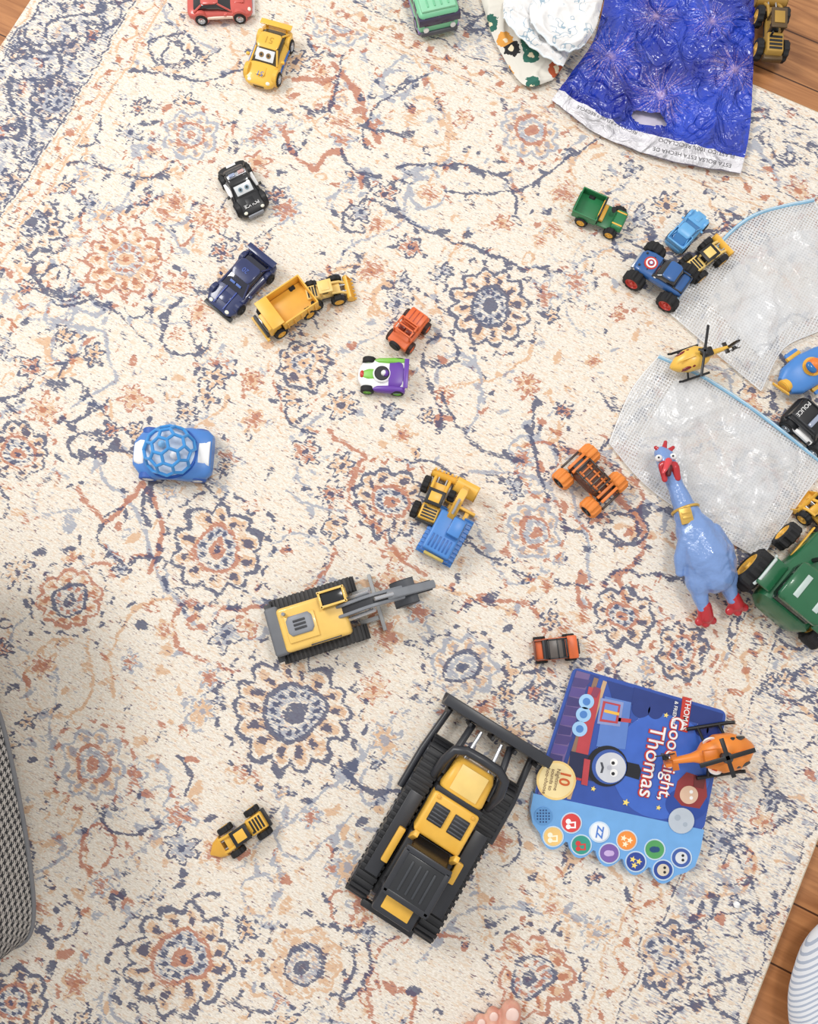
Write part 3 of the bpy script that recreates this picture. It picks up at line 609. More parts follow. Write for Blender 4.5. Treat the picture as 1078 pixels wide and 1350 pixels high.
t.box('engine_deck',(58,68,40),(10,0,62),YEL,4,seg=3); t.boxes('vent_panels',[((26,22,2.5),(14,s*15,83)) for s in(-1,1)],BK,1); t.boxes('vent_slats',[((2,20,1.5),(4+i*5,s*15,84.6)) for i in range(5) for s in(-1,1)],M('#4a4c52'),.3)
t.boxes('vent_knobs',[((5,5,3),(34,s*26,83)) for s in(-1,1)],YEL2,1)
t.box('cab_floor',(78,70,20),(-60,0,62),BK,3)
t.boxes('cab_pillars_front',[((8,7,44),(-24,s*30,84),(0,.35,0)) for s in(-1,1)],YEL,1); t.boxes('cab_posts',[((6,6,44),(-92,s*31,84)) for s in(-1,1)],BK2,1)
t.prism('cab_windows',[(-20,66),(-38,104),(-90,104),(-94,66)],54,M('#1c1e22',.12,coat=.6),0,2)
t.boxes('cab_roof_frame',[((60,8,6),(-66,s*30,106)) for s in(-1,1)]+[((8,66,6),(x,0,106)) for x in(-36,-94)],BK2,1.5)
t.box('cab_roof',(52,54,3),(-66,0,107),M('#2a2c30',.3),1.2); t.boxes('roof_ribs',[((40,3,2),(-66,y,109)) for y in(-16,-5,5,16)],M('#3b3e44',.4),.5)
t.box('side_fender_left',(50,10,8),(-52,44,62),YEL,2); t.box('side_fender_right',(30,10,8),(-40,-44,62),YEL,2)
t.box('rear_engine',(36,60,30),(-112,0,62),BK2,3); t.box('rear_panel',(20,40,3),(-112,0,78),YEL,1); t.box('ripper_bar',(10,80,12),(-140,0,36),BK,2); t.boxes('ripper_teeth',[((5,5,30),(-146,y,18),(0,.2,0)) for y in(-26,0,26)],BK2,1)
# ---- green tractor
t=T('toy_tractor',(1016,816),(1092,722),.03); L=t.L
t.loft('body',[(-.48*L,26,20,46),(-.42*L,36,16,60),(-.1*L,38,14,66),(.15*L,32,14,56),(.5*L,28,14,48),(.6*L,20,16,42)],DGRN,4,36)
t.loft('cab',[(-.40*L,24,55,72),(-.34*L,28,55,84),(-.02*L,28,55,84),(.06*L,24,55,66)],M('#1d2a26',.1),5); t.loft('cab_roof',[(-.42*L,26,80,86),(-.38*L,30,80,90),(0,30,80,90),(.04*L,26,80,86)],DGRN,5)
for s in(-1,1):
    t.box('fender_panel_'+'lr'[s>0],(.34*L,20,5),(-.22*L,s*42,62),DGRN,2); t.tube('fender_edge_'+'lr'[s>0],[(-.40*L,s*50,56),(-.34*L,s*50,64),(-.08*L,s*50,64),(-.02*L,s*50,56)],2,M('#c9d4d2'))
    t.box('stripe_'+'lr'[s>0],(.5*L,2,5),(.3*L,s*31,36),YEL,.6); t.wheel('rear_wheel_'+'lr'[s>0],-.22*L,s*54,30,30,22,TIRE,YEL,.12); t.wheel('front_wheel_'+'lr'[s>0],.34*L,s*46,20,20,16,TIRE,YEL,.12)
t.cyl('exhaust',3,26,(.2*L,12,66),BLK); t.boxes('roof_slots',[((.26*L,7,1.5),(-.2*L,y,90.5)) for y in(-14,14)],M('#b8c8c4'),.5)
# ---- helicopters
def heli(name,rear,front,Wd,body,trim,rotor,lift=0,z=.03,sk=BLK,emblem=True,rot=.3,rl=.34,rl2=None,glass=GLASS):
    t=T(name,rear,front,z,lift); L=t.L; w=Wd; k=w/34
    t.loft('fuselage',[(-.14*L,.14*w,18*k,26*k),(-.06*L,.34*w,11*k,32*k),(.08*L,.5*w,8*k,38*k),(.26*L,.48*w,8*k,36*k),(.40*L,.32*w,9*k,28*k),(.47*L,.16*w,11*k,22*k),(.5*L,.05*w,13*k,18*k)],body,2.6)
    for s in(-1,1):
        t.loft('side_window_'+'lr'[s>0],[(.14*L,.08*w,22*k,33*k),(.22*L,.10*w,20*k,34*k),(.32*L,.08*w,18*k,31*k),(.38*L,.04*w,18*k,27*k)],glass,2.4,y=s*.33*w)
    t.box('window_divider',(.26*L,2.4*k,2*k),(.29*L,0,36*k),body,.6,(0,.22,0))
    t.loft('tail_boom',[(-.5*L,.06*w,20*k,26*k),(-.2*L,.12*w,18*k,27*k),(-.1*L,.2*w,16*k,30*k)],body,2.5)
    t.prism('tail_fin',[(-.52*L,24*k),(-.56*L,42*k),(-.49*L,42*k),(-.42*L,26*k)],3*k,trim,0,.5); t.box('tailplane',(.07*L,.5*w,2*k),(-.40*L,0,24*k),trim,.6)
    t.cyl('tail_rotor_hub',3*k,4*k,(-.5*L,5*k,28*k),BLK,'y'); t.boxes('tail_rotor',[((2.5*k,1*k,18*k),(-.5*L,7*k,28*k)),((18*k,1*k,2.5*k),(-.5*L,7*k,28*k))],rotor,.3)
    t.cyl('rotor_mast',3*k,12*k,(.06*L,0,43*k),BLK); t.cyl('rotor_hub',5*k,3*k,(.06*L,0,48*k),DGR,bev=.6)
    for i in range(2):
        a=rot+i*math.pi/2
        t.box('rotor_blade_%d'%(i+1),((rl if i==0 else (rl2 or rl))*L*2,4*k,1.2*k),(.06*L,0,49*k),rotor,.4,(0,0,a))
    for s in(-1,1):
        n='lr'[s>0]
        t.tube('skid_'+n,[(-.12*L,s*.66*w,2*k),(.34*L,s*.66*w,2*k),(.40*L,s*.66*w,6*k)],1.8*k,sk)
        for j,x in enumerate((0,.24)): t.tube('strut_%s%d'%(n,j),[(x*L,s*.3*w,12*k),(x*L,s*.66*w,2*k)],1.5*k,sk)
        if emblem: t.cyl('emblem_'+n,6*k,2,(-.0*L,s*.36*w,26*k),WHT,'y',rot=(-s*.7,0,0)); t.cyl('emblem_star_'+n,3.4*k,3,(-.0*L,s*.36*w,26*k),RED,'y',seg=5,rot=(-s*.7,0,0))
    t.box('engine_cowl',(.22*L,.4*w,6*k),(-.02*L,0,35*k),trim,2); return t
heli('toy_helicopter',(872,1003),(992,984),48,M('#ee8c34',.35),M('#dc7a26'),BLK,lift=.0165,z=.035,rot=.12,rl=.30,rl2=.20)
heli('toy_helicopter',(962,458),(884,484),30,M('#ecbd52',.3),M('#2a2420',.3),BLK,z=.03,lift=.014,emblem=False,rot=1.05,rl=.42,rl2=.1,glass=M('#7a1d1a',.15))
# ---- blue airplane at right edge
t=T('toy_airplane',(1100,462),(1030,512),.015,.006); L=t.L
t.loft('fuselage',[(-.48*L,8,12,22),(-.2*L,18,6,28),(.1*L,22,5,30),(.36*L,20,5,26),(.48*L,12,8,20)],BLU,2.8)
t.box('wing',(.22*L,62,4),(.08*L,0,12),BLU,1.8); t.boxes('wing_stripes',[((.23*L,5,5),(.08*L,s*24,12)) for s in(-1,1)],YEL,.8); t.cyl('cockpit_rim',12,4,(.08*L,0,29),YEL,bev=1); t.sph('pilot_head',9,(.08*L,0,34),ORG)
t.sph('pilot_goggles',(5,8,4),(.16*L,0,37),M('#2b6fb0',.2)); t.cyl('engine',9,8,(.48*L,0,15),YEL,'x',bev=1); t.box('propeller',(1.6,26,4),(.56*L,0,15),YEL,.6,(.5,0,0)); t.prism('tail_fin',[(-.5*L,18),(-.56*L,38),(-.44*L,38),(-.32*L,24)],3,ORG); t.box('tailplane',(10,34,3),(-.46*L,0,19),YEL,.8); t.wheels((.2*L,),18,7,6,TIRE,YEL)
# ================================================================ book
zb=.015
bc=P(830,1020,zb); book=empty('childrens_sound_book',(bc.x,bc.y,0))
def wpoly(name,pts,z0,z1,m,parent,bev=0,c=bc,zp=None):
    bm=bmesh.new(); vs=[]
    for p in pts:
        q=P(p[0],p[1],z1 if zp is None else zp); vs.append(bm.verts.new((q.x-c.x,q.y-c.y,z0)))
    f=bm.faces.new(vs); r=bmesh.ops.extrude_face_region(bm,geom=[f]); bmesh.ops.translate(bm,vec=(0,0,z1-z0),verts=[v for v in r['geom'] if isinstance(v,bmesh.types.BMVert)])
    if bev: bmesh.ops.bevel(bm,geom=[e for e in bm.edges],offset=bev,segments=3,affect='EDGES')
    return frombm(name,bm,m,parent)
def disc(name,px,py,r,m,z=None,ry=None,h=.0002,n=32,a0=0,parent=book):
    return wpoly(name,[(px+r*math.cos(a0+2*math.pi*i/n),py+(ry or r)*math.sin(a0+2*math.pi*i/n)) for i in range(n)],(z or zb)-.0008,(z or zb)+h,m,parent)
PB=M('#2b4fa6',.22,coat=.5,name='book_cover_blue'); 
def rnd(pts,r=10,k=5):
    out=[]; n=len(pts)
    for i in range(n):
        p=Vector(pts[i]); a=Vector(pts[i-1]); b=Vector(pts[(i+1)%n]); A=p+(a-p).normalized()*r; B=p+(b-p).normalized()*r
        for j in range(k+1):
            t=j/k; q=A*(1-t)**2+p*2*t*(1-t)+B*t*t; out.append((q.x,q.y))
    return out
cov=[(756,879),(958,938),(927,1096),(703,1050)]
wpoly('back_cover',rnd([(758,880),(959,939),(926,1098),(702,1052)],9),.0,.003,M('#e8e6e0'),book)
wpoly('pages',rnd([(760,884),(955,941),(925,1092),(708,1049)],5),.002,.0125,M('#f0ede4',.7),book)
wpoly('front_cover',rnd(cov,10),.012,zb,PB,book)
sc_pts=[(703,1046),(928,1094),(923,1122),(916,1142),(905,1150)]
N=5; A_=Vector((893,1153)); B_=Vector((711,1097))
for i in range(N):
    for j in range(0,12):
        t=(i+(j+.5)/12)/N; q=A_.lerp(B_,t); d=math.sin(math.pi*(j+.5)/12)**.7*21; q=q+Vector((-.25,.95))*(d-3); sc_pts.append((q.x,q.y))
sc_pts+=[(702,1086),(699,1068)]
PN=M('#6fa9e2',.3,coat=.3)
wpoly('button_panel',sc_pts,0,zb+.001,PN,book)
def dk(nm,px,py,r,m,dz=.0003,**k): return disc(nm,px,py,r,m,zb+dz,**k)
def bp_(n,pts,m,dz=.0003): return wpoly(n,pts,zb-.0006,zb+dz,m,book)
bp_('border_strip',[(759,883),(790,892),(738,1053),(707,1046)],M('#2a3f86',.3),.0002)
bp_('ground',[(760,884),(778,889),(728,1052),(709,1047)],M('#6d5a8e',.4),.0003)
for i in range(12): 
    x,y=757-i*3.9,893+i*12.5
    bp_('hill_%d'%i,[(x,y),(x+22-3*(i%3),y+4),(x+14,y+14),(x-3,y+12)],M(('#473b78','#56468a','#3a3370')[i%3],.4),.0005)
bp_('rails',[(783,893),(789,895),(740,1052),(734,1051)],M('#8c6c58',.4),.0006); bp_('rails_2',[(795,897),(800,899),(752,1054),(747,1053)],M('#c3a27c',.4),.0006)
dk('sky_swirl',872,1010,66,M('#3f68c4',.25),.0004,ry=70)
dk('night_cloud',905,1060,28,M('#27489c',.25),.0007,ry=22)
bp_('night_sky_band',[(836,906),(953,941),(949,962),(832,928)],M('#22387e',.3),.0008)
for i,(x,y,r) in enumerate(((845,934,12),(864,938,10),(925,962,9),(940,964,9))): dk('cloud_puff_%d'%i,x,y,r,M('#22387e',.3),.0008)
bp_('upper_sky',[(800,897),(838,908),(836,930),(808,925)],M('#223a80',.3),.0005)
EN=M('#5b7fc6',.3); DR=M('#b8424a',.3)
bp_('engine_frame',[(776,905),(792,910),(768,1030),(752,1026)],DR,.0009); bp_('engine_base',[(752,990),(786,998),(782,1030),(748,1022)],M('#23284a',.3),.0011)
bp_('boiler',[(797,918),(832,926),(824,988),(786,984)],EN,.0012); bp_('cab_roof',[(783,905),(792,908),(786,920),(778,918)],M('#8a3c58',.3),.0013)
bp_('boiler_band',[(806,945),(832,948),(831,953),(805,950)],DR,.0014)
bp_('tender_box',[(792,920),(822,926),(817,958),(787,954)],M('#8897c8',.3),.0014); bp_('tender_outline',[(795,924),(818,929),(814,954),(790,951)],DR,.0016); bp_('tender_inner',[(798,927),(815,931),(811,951),(793,948)],M('#6f8bd0',.3),.0018)
ra=-math.radians(103)
def btext(n,s,px,py,size,m,dz=.002,bold=0,rz=ra):
    q=P(px,py,zb+dz); return text(n,s,size,(q.x-bc.x,q.y-bc.y,zb+dz),m,rz,book,.0002,bold=bold)
btext('number_one','1',805,939,.026,YEL,.002,.02)
for i,(x,y) in enumerate(((773,925),(769,942),(764,961))):
    dk('wheel_rim_%d'%i,x,y,10,M('#9fc9ee',.3),.0012); dk('wheel_core_%d'%i,x,y,5,M('#4f83c8',.3),.0014)
dk('face_ring',800,1010,27,M('#15171f',.3),.0014); dk('face_blue',803,1011,23,M('#3c5ba6',.3),.0016); dk('face',805,1012,20,M('#c9ccd4',.4),.0018)
for i,(dy) in enumerate((-7,7)):
    dk('eye_%d'%i,809,1012+dy,5,WHT,.002); dk('pupil_%d'%i,808,1013+dy,2.3,BLK,.0022)
dk('nose',803,1012,3,M('#b4b7c2',.4),.0022); bp_('mouth',[(794,1005),(796,1012),(794,1019),(791,1019),(793,1012),(791,1005)],M('#444852'),.0022)
bp_('funnel',[(824,1004),(842,1008),(845,1016),(842,1028),(822,1022)],M('#181a24',.3),.0016)
bp_('buffer',[(770,1000),(778,1002),(774,1036),(766,1034)],DR,.002)
dk('badge',733,1029,26,M('#f0cf87',.35),.0016); dk('badge_rim',733,1029,23,M('#f7dfa6',.35),.0018); btext('badge_number','10',744,1026,.018,M('#d5622c'),.0022,.02)
for i,tx in enumerate(('Nighttime','sounds to','choo-choose')): btext('badge_text_%d'%i,tx,734-i*7,1028,.0065,M('#6a4a3a'),.0022)
bp_('logo_back',[(900,918),(912,921),(906,966),(894,963)],RED,.0015)
btext('logo_text','THOMAS',904,942,.0095,WHT,.0022,.01); btext('logo_text_2','& FRIENDS',889,940,.0062,WHT,.0022,.01)
for nm,tx,x,y,sz in (('title_shadow','Goodnight,',883,1000,.0225),('title_shadow_2','Thomas',858,1004,.0270)):
    btext(nm,tx,x,y,sz,RED,.0018,.045); btext(nm.replace('shadow','text'),tx,x+1,y,sz,WHT,.0024,.004)
bp_('red_engine_body',[(893,1030),(905,1018),(930,1026),(932,1050),(922,1066),(898,1062),(888,1050)],M('#8f3336',.3),.0012); dk('red_engine_face',908,1048,12,M('#d9b9a0',.4),.0018); bp_('red_engine_top',[(915,1022),(930,1026),(927,1040),(914,1037)],M('#6a2a2c',.3),.002)
for i,dy in enumerate((-4,4)): dk('red_engine_eye_%d'%i,911,1048+dy,2.4,WHT,.002)
for i,(x,y,r) in enumerate(((851,1045,4),(825,1058,4),(878,943,3),(868,1065,3),(782,1040,3))):
    pts=[(x+(r if j%2==0 else r*.45)*1.2*math.cos(j*math.pi/5),y+(r if j%2==0 else r*.45)*1.2*math.sin(j*math.pi/5)) for j in range(10)]
    bp_('star_%d'%i,pts,M('#f4d876'),.0018)
dk('moon',898,1082,17,M('#b9c3cf',.4),.0024); dk('moon_crater_1',893,1078,4,M('#a4b0be',.4),.0026); dk('moon_crater_2',903,1087,3,M('#a4b0be',.4),.0026)
BT=[(753,1085,'#d8403f','#ffffff'),(790,1097,'#e9eef6','#4f7fd0'),(826,1108,'#f0913c','#fff0d0'),(863,1120,'#4e9e5c','#1f4a7a'),(898,1131,'#3b5ca8','#d8dbe0'),(729,1103,'#f0c77a','#fff4d8'),(766,1114,'#2f9a86','#d8403f'),(803,1125,'#7a5aa8','#c8b0e0'),(838,1136,'#26439a','#f4d876'),(874,1147,'#23469a','#d9cdb8')]
for i,(x,y,a,b) in enumerate(BT):
    dk('button_rim_%d'%i,x,y,14,M('#cfe2f4',.3),.0018); dk('button_%d'%i,x,y,12.2,M(a,.3,coat=.4),.0030)
    if i in(4,9): dk('button_face_%d'%i,x,y,8,M(b,.4),.0034); dk('button_eye_%d'%i,x+2,y-3,1.8,BLK,.0037); dk('button_eyeb_%d'%i,x+2,y+3,1.8,BLK,.0037)
    elif i==1: btext('button_text','ZZ',x,y,.011,M(b),.0034,.03)
    elif i in(0,5,6): 
        dk('button_note_%d'%i,x-4,y-2,3.4,M(b),.0034); dk('button_note_b%d'%i,x-4,y+5,3.2,M(b),.0034); bp_('button_stem_%d'%i,[(x-4,y-1),(x+6,y-2),(x+6,y+7),(x-4,y+7),(x-4,y+5),(x+4,y+5),(x+4,y),(x-4,y+1)],M(b),.0034)
    elif i in(2,8): 
        for q,(ox,oy) in enumerate(((-4,-3),(4,0),(-2,5))):
            bp_('button_star_%d%d'%(i,q),[(x+ox+(4.5 if j%2==0 else 2)*math.cos(j*math.pi/5),y+oy+(4.5 if j%2==0 else 2)*math.sin(j*math.pi/5)) for j in range(10)],M(b),.0034)
    else: dk('button_blob_%d'%i,x-1,y,6,M(b,.4),.0034,ry=4); dk('button_blob_b%d'%i,x+3,y,3.5,M(b,.4),.0035)
dk('speaker',716,1076,12,M('#5f98d2',.35),.0018)
for i in range(-2,3):
    for j in range(-2,3):
        if i*i+j*j<6: dk('speaker_hole_%d%d'%(i+2,j+2),716+i*3.8,1076+j*3.8,1.1,M('#1f3f72'),.0022,n=8)
# ================================================================ sheets
def resamp(pl_,n):
    pl_=[Vector(p) for p in pl_]
    out=[]; m=len(pl_)-1
    for i in range(n+1):
        t=i/n*m; k=min(int(t),m-1); f=t-k
        p0=pl_[max(k-1,0)];p1=pl_[k];p2=pl_[k+1];p3=pl_[min(k+2,m)]
        out.append(.5*((2*p1)+(p2-p0)*f+(2*p0-5*p1+4*p2-p3)*f*f+(3*p1-p0-3*p2+p3)*f**3))
    return out
def coons(bot,top,left,right,nu,nv):
    b=resamp(bot,nu);t=resamp(top,nu);l=resamp(left,nv);r=resamp(right,nv); G=[]
    for j in range(nv+1):
        v=j/nv; row=[]
        for i in range(nu+1):
            u=i/nu
            p=(1-v)*b[i]+v*t[i]+(1-u)*l[j]+u*r[j]-((1-u)*(1-v)*b[0]+u*(1-v)*b[-1]+(1-u)*v*t[0]+u*v*t[-1]); row.append(p)
        G.append(row)
    return G
def crinkle(x,y,seed,f=1.):
    p=Vector((x*14*f,y*14*f,seed)); a=1-abs(noise.noise(p))*2.2; b=1-abs(noise.noise(p*2.3+Vector((3,1,seed))))*2.2; c=noise.noise(p*.5)
    return .5*max(a,0)**2+.25*max(b,0)**2+.35*c
def sheet(name,G,z0,amp,mat,parent,seed,f=1.,hole=None,edge=.3,c=None,puff=0):
    nv=len(G)-1;nu=len(G[0])-1; bm=bmesh.new(); uvl=bm.loops.layers.uv.new('UVMap'); VV_=[]
    for j,row in enumerate(G):
        R_=[]
        for i,p in enumerate(row):
            q=P(p.x,p.y,z0); u=i/nu; v=j/nv; e=min(1,min(u,1-u,v,1-v)/.12); k=edge+(1-edge)*e
            z=z0+amp*k*max(0,crinkle(q.x,q.y,seed,f))+puff*(e if e<1 else 1)
            R_.append(bm.verts.new((q.x-c.x,q.y-c.y,z)))
        VV_.append(R_)
    for j in range(nv):
        for i in range(nu):
            if hole and hole(G[j][i]): continue
            fc_=bm.faces.new((VV_[j][i],VV_[j][i+1],VV_[j+1][i+1],VV_[j+1][i]))
            for l,(a,b) in zip(fc_.loops,((i,j),(i+1,j),(i+1,j+1),(i,j+1))): l[uvl].uv=(a/nu,b/nv)
    me=bpy.data.meshes.new(name); bm.to_mesh(me); bm.free(); return mkobj(name,me,mat,parent,180)
def meshmat(name,panel):
    G=NT(name); tc=G.n('ShaderNodeTexCoord'); s=G.n('ShaderNodeSeparateXYZ',{0:tc.outputs['Object']})
    a=math.radians(32)
    def ln(c1,c2):
        q=G.mt('ADD',G.mt('MULTIPLY',s.outputs[0],c1*250.),G.mt('MULTIPLY',s.outputs[1],c2*250.)); fr=G.mt('FRACT',q)
        return G.mt('LESS_THAN',G.mt('ABSOLUTE',G.mt('SUBTRACT',fr,.5)),.19)
    g=G.mt('MAXIMUM',ln(math.cos(a),-math.sin(a)),ln(math.sin(a),math.cos(a)))
    uvn=G.n('ShaderNodeSeparateXYZ',{0:tc.outputs['UV']})
    du=G.mt('ABSOLUTE',G.mt('SUBTRACT',uvn.outputs[0],panel[0])); dv=G.mt('ABSOLUTE',G.mt('SUBTRACT',uvn.outputs[1],panel[1]))
    ins=G.mt('MULTIPLY',G.mt('LESS_THAN',du,panel[2]),G.mt('LESS_THAN',dv,panel[3]))
    al=G.mt('ADD',G.mt('MULTIPLY',g,.5),.12)
    nz=G.n('ShaderNodeTexNoise',{'Vector':tc.outputs['Object'],'Scale':13.,'Detail':3.,'Distortion':.5}).outputs['Fac']
    al2=G.step(nz,.35,.7); al2=G.mt('ADD',G.mt('ADD',G.mt('MULTIPLY',al2,.34),.28),G.mt('MULTIPLY',g,.14))
    al=G.mt('ADD',G.mt('MULTIPLY',al,G.mt('SUBTRACT',1.,ins)),G.mt('MULTIPLY',al2,ins))
    G.b.inputs['Base Color'].default_value=lin('#eceef1'); G.b.inputs['Roughness'].default_value=.2
    G.L(al,G.b.inputs['Alpha'])
    n2=G.n('ShaderNodeTexNoise',{'Vector':tc.outputs['Object'],'Scale':26.,'Detail':3.,'Distortion':1.})
    b=G.n('ShaderNodeBump',{'Height':n2.outputs['Fac'],'Strength':.6,'Distance':.010}); G.L(b.outputs[0],G.b.inputs['Normal'])
    return G.m
ZIP=M('#93c6e6',.4)
def meshbag(name,top,bot,left,right,panel,seed,z0=.003,amp=.008):
    c=P(*top[0]); c=Vector((c.x,c.y,0)); e=empty(name,c); mm=meshmat(name+'_net',panel)
    G_=coons(bot,top,left,right,90,90)
    sheet('net_back',G_,z0,.002,mm,e,seed+9,c=c); sheet('net_front',G_,z0+.003,amp,mm,e,seed,c=c)
    tp=[]
    for p in resamp(top,50):
        q=P(p.x,p.y,z0+.005); tp.append((q.x-c.x,q.y-c.y,z0+.005))
    tube('zipper',tp,.0026,ZIP,e,8); tube('zipper_teeth',[(a,b,z+.0024) for a,b,z in tp],.0008,M('#cfe4f2'),e,6)
    for n,ed in(('hem_left',left),('hem_bottom',bot),('hem_right',right)):
        tube(n,[(P(p.x,p.y,z0+.002).x-c.x,P(p.x,p.y,z0+.002).y-c.y,z0+.002) for p in resamp(ed,40)],.0010,WHT,e,6)
    return e
meshbag('mesh_storage_bag',[(868,470),(925,496),(1000,545),(1088,614)],[(803,584),(852,640),(930,695),(1002,737)],[(803,584),(832,515),(868,470)],[(1002,737),(1046,672),(1088,614)],(.55,.5,.33,.40),5)
meshbag('mesh_storage_bag',[(880,410),(930,342),(990,286),(1072,264)],[(1003,515),(1030,462),(1070,440),(1130,420)],[(1003,515),(940,462),(880,410)],[(1130,420),(1110,340),(1072,264)],(.55,.45,.36,.30),11,z0=.003)
# plastic shopping bag
B=NT('printed_plastic_film'); tc=B.n('ShaderNodeTexCoord')
cB=P(880,110); cB=Vector((cB.x,cB.y,0)); bag=empty('plastic_shopping_bag',cB)
spark=None
for (x,y,r,sd) in ((806,72,.055,1),(872,122,.052,2),(968,92,.046,3),(866,18,.040,4),(940,25,.04,5)):
    q=P(x,y,.015)-cB
    v=B.n('ShaderNodeVectorMath',{0:tc.outputs['Object'],1:(q.x,q.y,0)},operation='SUBTRACT').outputs[0]
    v=B.n('ShaderNodeVectorMath',{0:v,1:(1,1,0)},operation='MULTIPLY').outputs[0]
    ln_=B.n('ShaderNodeVectorMath',{0:v},operation='LENGTH').outputs['Value']; nv_=B.n('ShaderNodeVectorMath',{0:v},operation='NORMALIZE').outputs[0]
    nv_=B.n('ShaderNodeVectorMath',{0:nv_,1:(sd*7.,0,sd*3.)},operation='ADD').outputs[0]
    ry=B.n('ShaderNodeTexNoise',{'Vector':nv_,'Scale':15.,'Detail':1.}).outputs['Fac']
    ry=B.step(ry,.50,.62); fa=B.step(ln_,r,r*.25); core=B.step(ln_,r*.18,0.)
    br_=B.n('ShaderNodeTexNoise',{'Vector':tc.outputs['Object'],'Scale':420.,'Detail':1.}).outputs['Fac']
    i=B.mt('MAXIMUM',B.mt('MULTIPLY',B.mt('MULTIPLY',ry,fa),B.step(br_,.38,.6)),B.mt('MULTIPLY',core,.7))
    spark=i if spark is None else B.mt('MAXIMUM',spark,i)
nb=B.n('ShaderNodeTexNoise',{'Vector':tc.outputs['Object'],'Scale':10.,'Detail':3.}).outputs['Fac']
col=B.mix(B.step(nb,.35,.65),lin('#0c1c8c'),lin('#1c46cc')); col=B.mix(B.mt('MULTIPLY',spark,.85),col,lin('#e6c0d8'))
uvn=B.n('ShaderNodeSeparateXYZ',{0:tc.outputs['UV']})
band=B.mt('LESS_THAN',uvn.outputs[1],.15); col=B.mix(band,col,lin('#eae8ee'))
B.L(col,B.b.inputs['Base Color']); B.b.inputs['Roughness'].default_value=.2; B.b.inputs['Coat Weight'].default_value=.5; B.b.inputs['Coat Roughness'].default_value=.06; B.b.inputs['Specular IOR Level'].default_value=.7
n2=B.n('ShaderNodeTexNoise',{'Vector':tc.outputs['Object'],'Scale':26.,'Detail':3.5,'Distortion':1.6})
b=B.n('ShaderNodeBump',{'Height':n2.outputs['Fac'],'Strength':1.,'Distance':.018}); B.L(b.outputs[0],B.b.inputs['Normal']); B.L(b.outputs[0],B.b.inputs['Coat Normal'])
G_=coons([(727,132),(790,178),(880,212),(976,229)],[(802,-30),(860,-34),(930,-34),(996,-30)],[(727,132),(752,98),(784,50),(802,-30)],[(976,229),(988,170),(992,80),(996,-30)],130,130)
def hole(p): return ((p.x-853)*.95+(p.y-160)*.3)**2/24**2+((p.y-160)*.95-(p.x-853)*.3)**2/8**2<1
sheet('film_back',G_,.003,.002,M('#cfc9dc',.2),bag,3,c=cB)
sheet('film_front',G_,.007,.020,B.m,bag,7,f=1.0,hole=hole,c=cB)
TX=M('#26262c',.5)
for tx,x,y,sz in (('ESTA BOLSA ESTA HECHA DE',912,207,.0085),('PLASTICO 100% RECICLADO',918,195,.0085),('RECYCLE * REUSE * RECYCLE',800,158,.0072)):
    ang=math.pi-math.radians(14 if x>850 else 27); q=P(x,y,.0225); text('print_text',tx,sz,(q.x-cB.x,q.y-cB.y,.0225),TX,ang,bag,.0001)
# patterned fabric
K=NT('patterned_fabric'); tc=K.n('ShaderNodeTexCoord')
vo=K.n('ShaderNodeTexVoronoi',{'Vector':tc.outputs['Object'],'Scale':34.,'Randomness':.8})
cr=K.n('ShaderNodeValToRGB'); sp=K.n('ShaderNodeSeparateColor',{0:vo.outputs['Color']}); K.L(sp.outputs[0],cr.inputs[0]); cr.color_ramp.interpolation='CONSTANT'
els=cr.color_ramp.elements; els[0].color=lin('#e2a04a'); els[1].position=.2; els[1].color=lin('#2f6a5c')
for p_,h_ in((.4,'#222226'),(.6,'#b4532f'),(.75,'#e9e4d8'),(.9,'#3f7a4e')): e_=els.new(p_); e_.color=lin(h_)
fn=K.n('ShaderNodeTexNoise',{'Vector':tc.outputs['Object'],'Scale':150.}).outputs['Fac']
dd=K.mt('ADD',vo.outputs['Distance'],K.mt('MULTIPLY',fn,.4)); col=K.mix(K.mt('LESS_THAN',dd,.62),lin('#e4e0d6'),cr.outputs[0]); col=K.mix(K.mt('LESS_THAN',dd,.34),col,lin('#efe0c0'))
K.L(col,K.b.inputs['Base Color']); K.b.inputs['Roughness'].default_value=.8
cf=P(690,40); cf=Vector((cf.x,cf.y,0)); fb=empty('patterned_cloth',cf)
G_=coons([(640,20),(655,60),(690,112),(728,106)],[(632,-40),(700,-45),(750,-40),(784,-35)],[(640,20),(632,-10),(632,-40)],[(728,106),(742,88),(762,50),(784,-35)],70,70)
sheet('fabric_under',G_,.002,.002,K.m,fb,31,c=cf); sheet('fabric_top',G_,.008,.022,K.m,fb,33,f=.8,c=cf,edge=.1)
# diapers
D=NT('diaper_plastic'); tc=D.n('ShaderNodeTexCoord'); w_=D.n('ShaderNodeTexNoise',{'Vector':tc.outputs['Object'],'Scale':75.,'Detail':1.}).outputs['Fac']
nz=D.n('ShaderNodeTexNoise',{'Vector':tc.outputs['Object'],'Scale':22.}).outputs['Fac']
rg=D.mt('LESS_THAN',D.mt('ABSOLUTE',D.mt('SUBTRACT',w_,.58)),.022)
col=D.mix(D.mt('MULTIPLY',D.mt('MULTIPLY',rg,D.step(nz,.42,.50)),.8),lin('#ebeaea'),lin('#7fa3ba')); D.L(col,D.b.inputs['Base Color']); D.b.inputs['Roughness'].default_value=.4
n2=D.n('ShaderNodeTexNoise',{'Vector':tc.outputs['Object'],'Scale':34.,'Detail':3.,'Distortion':1.}); b=D.n('ShaderNodeBump',{'Height':n2.outputs['Fac'],'Strength':.55,'Distance':.007}); D.L(b.outputs[0],D.b.inputs['Normal'])
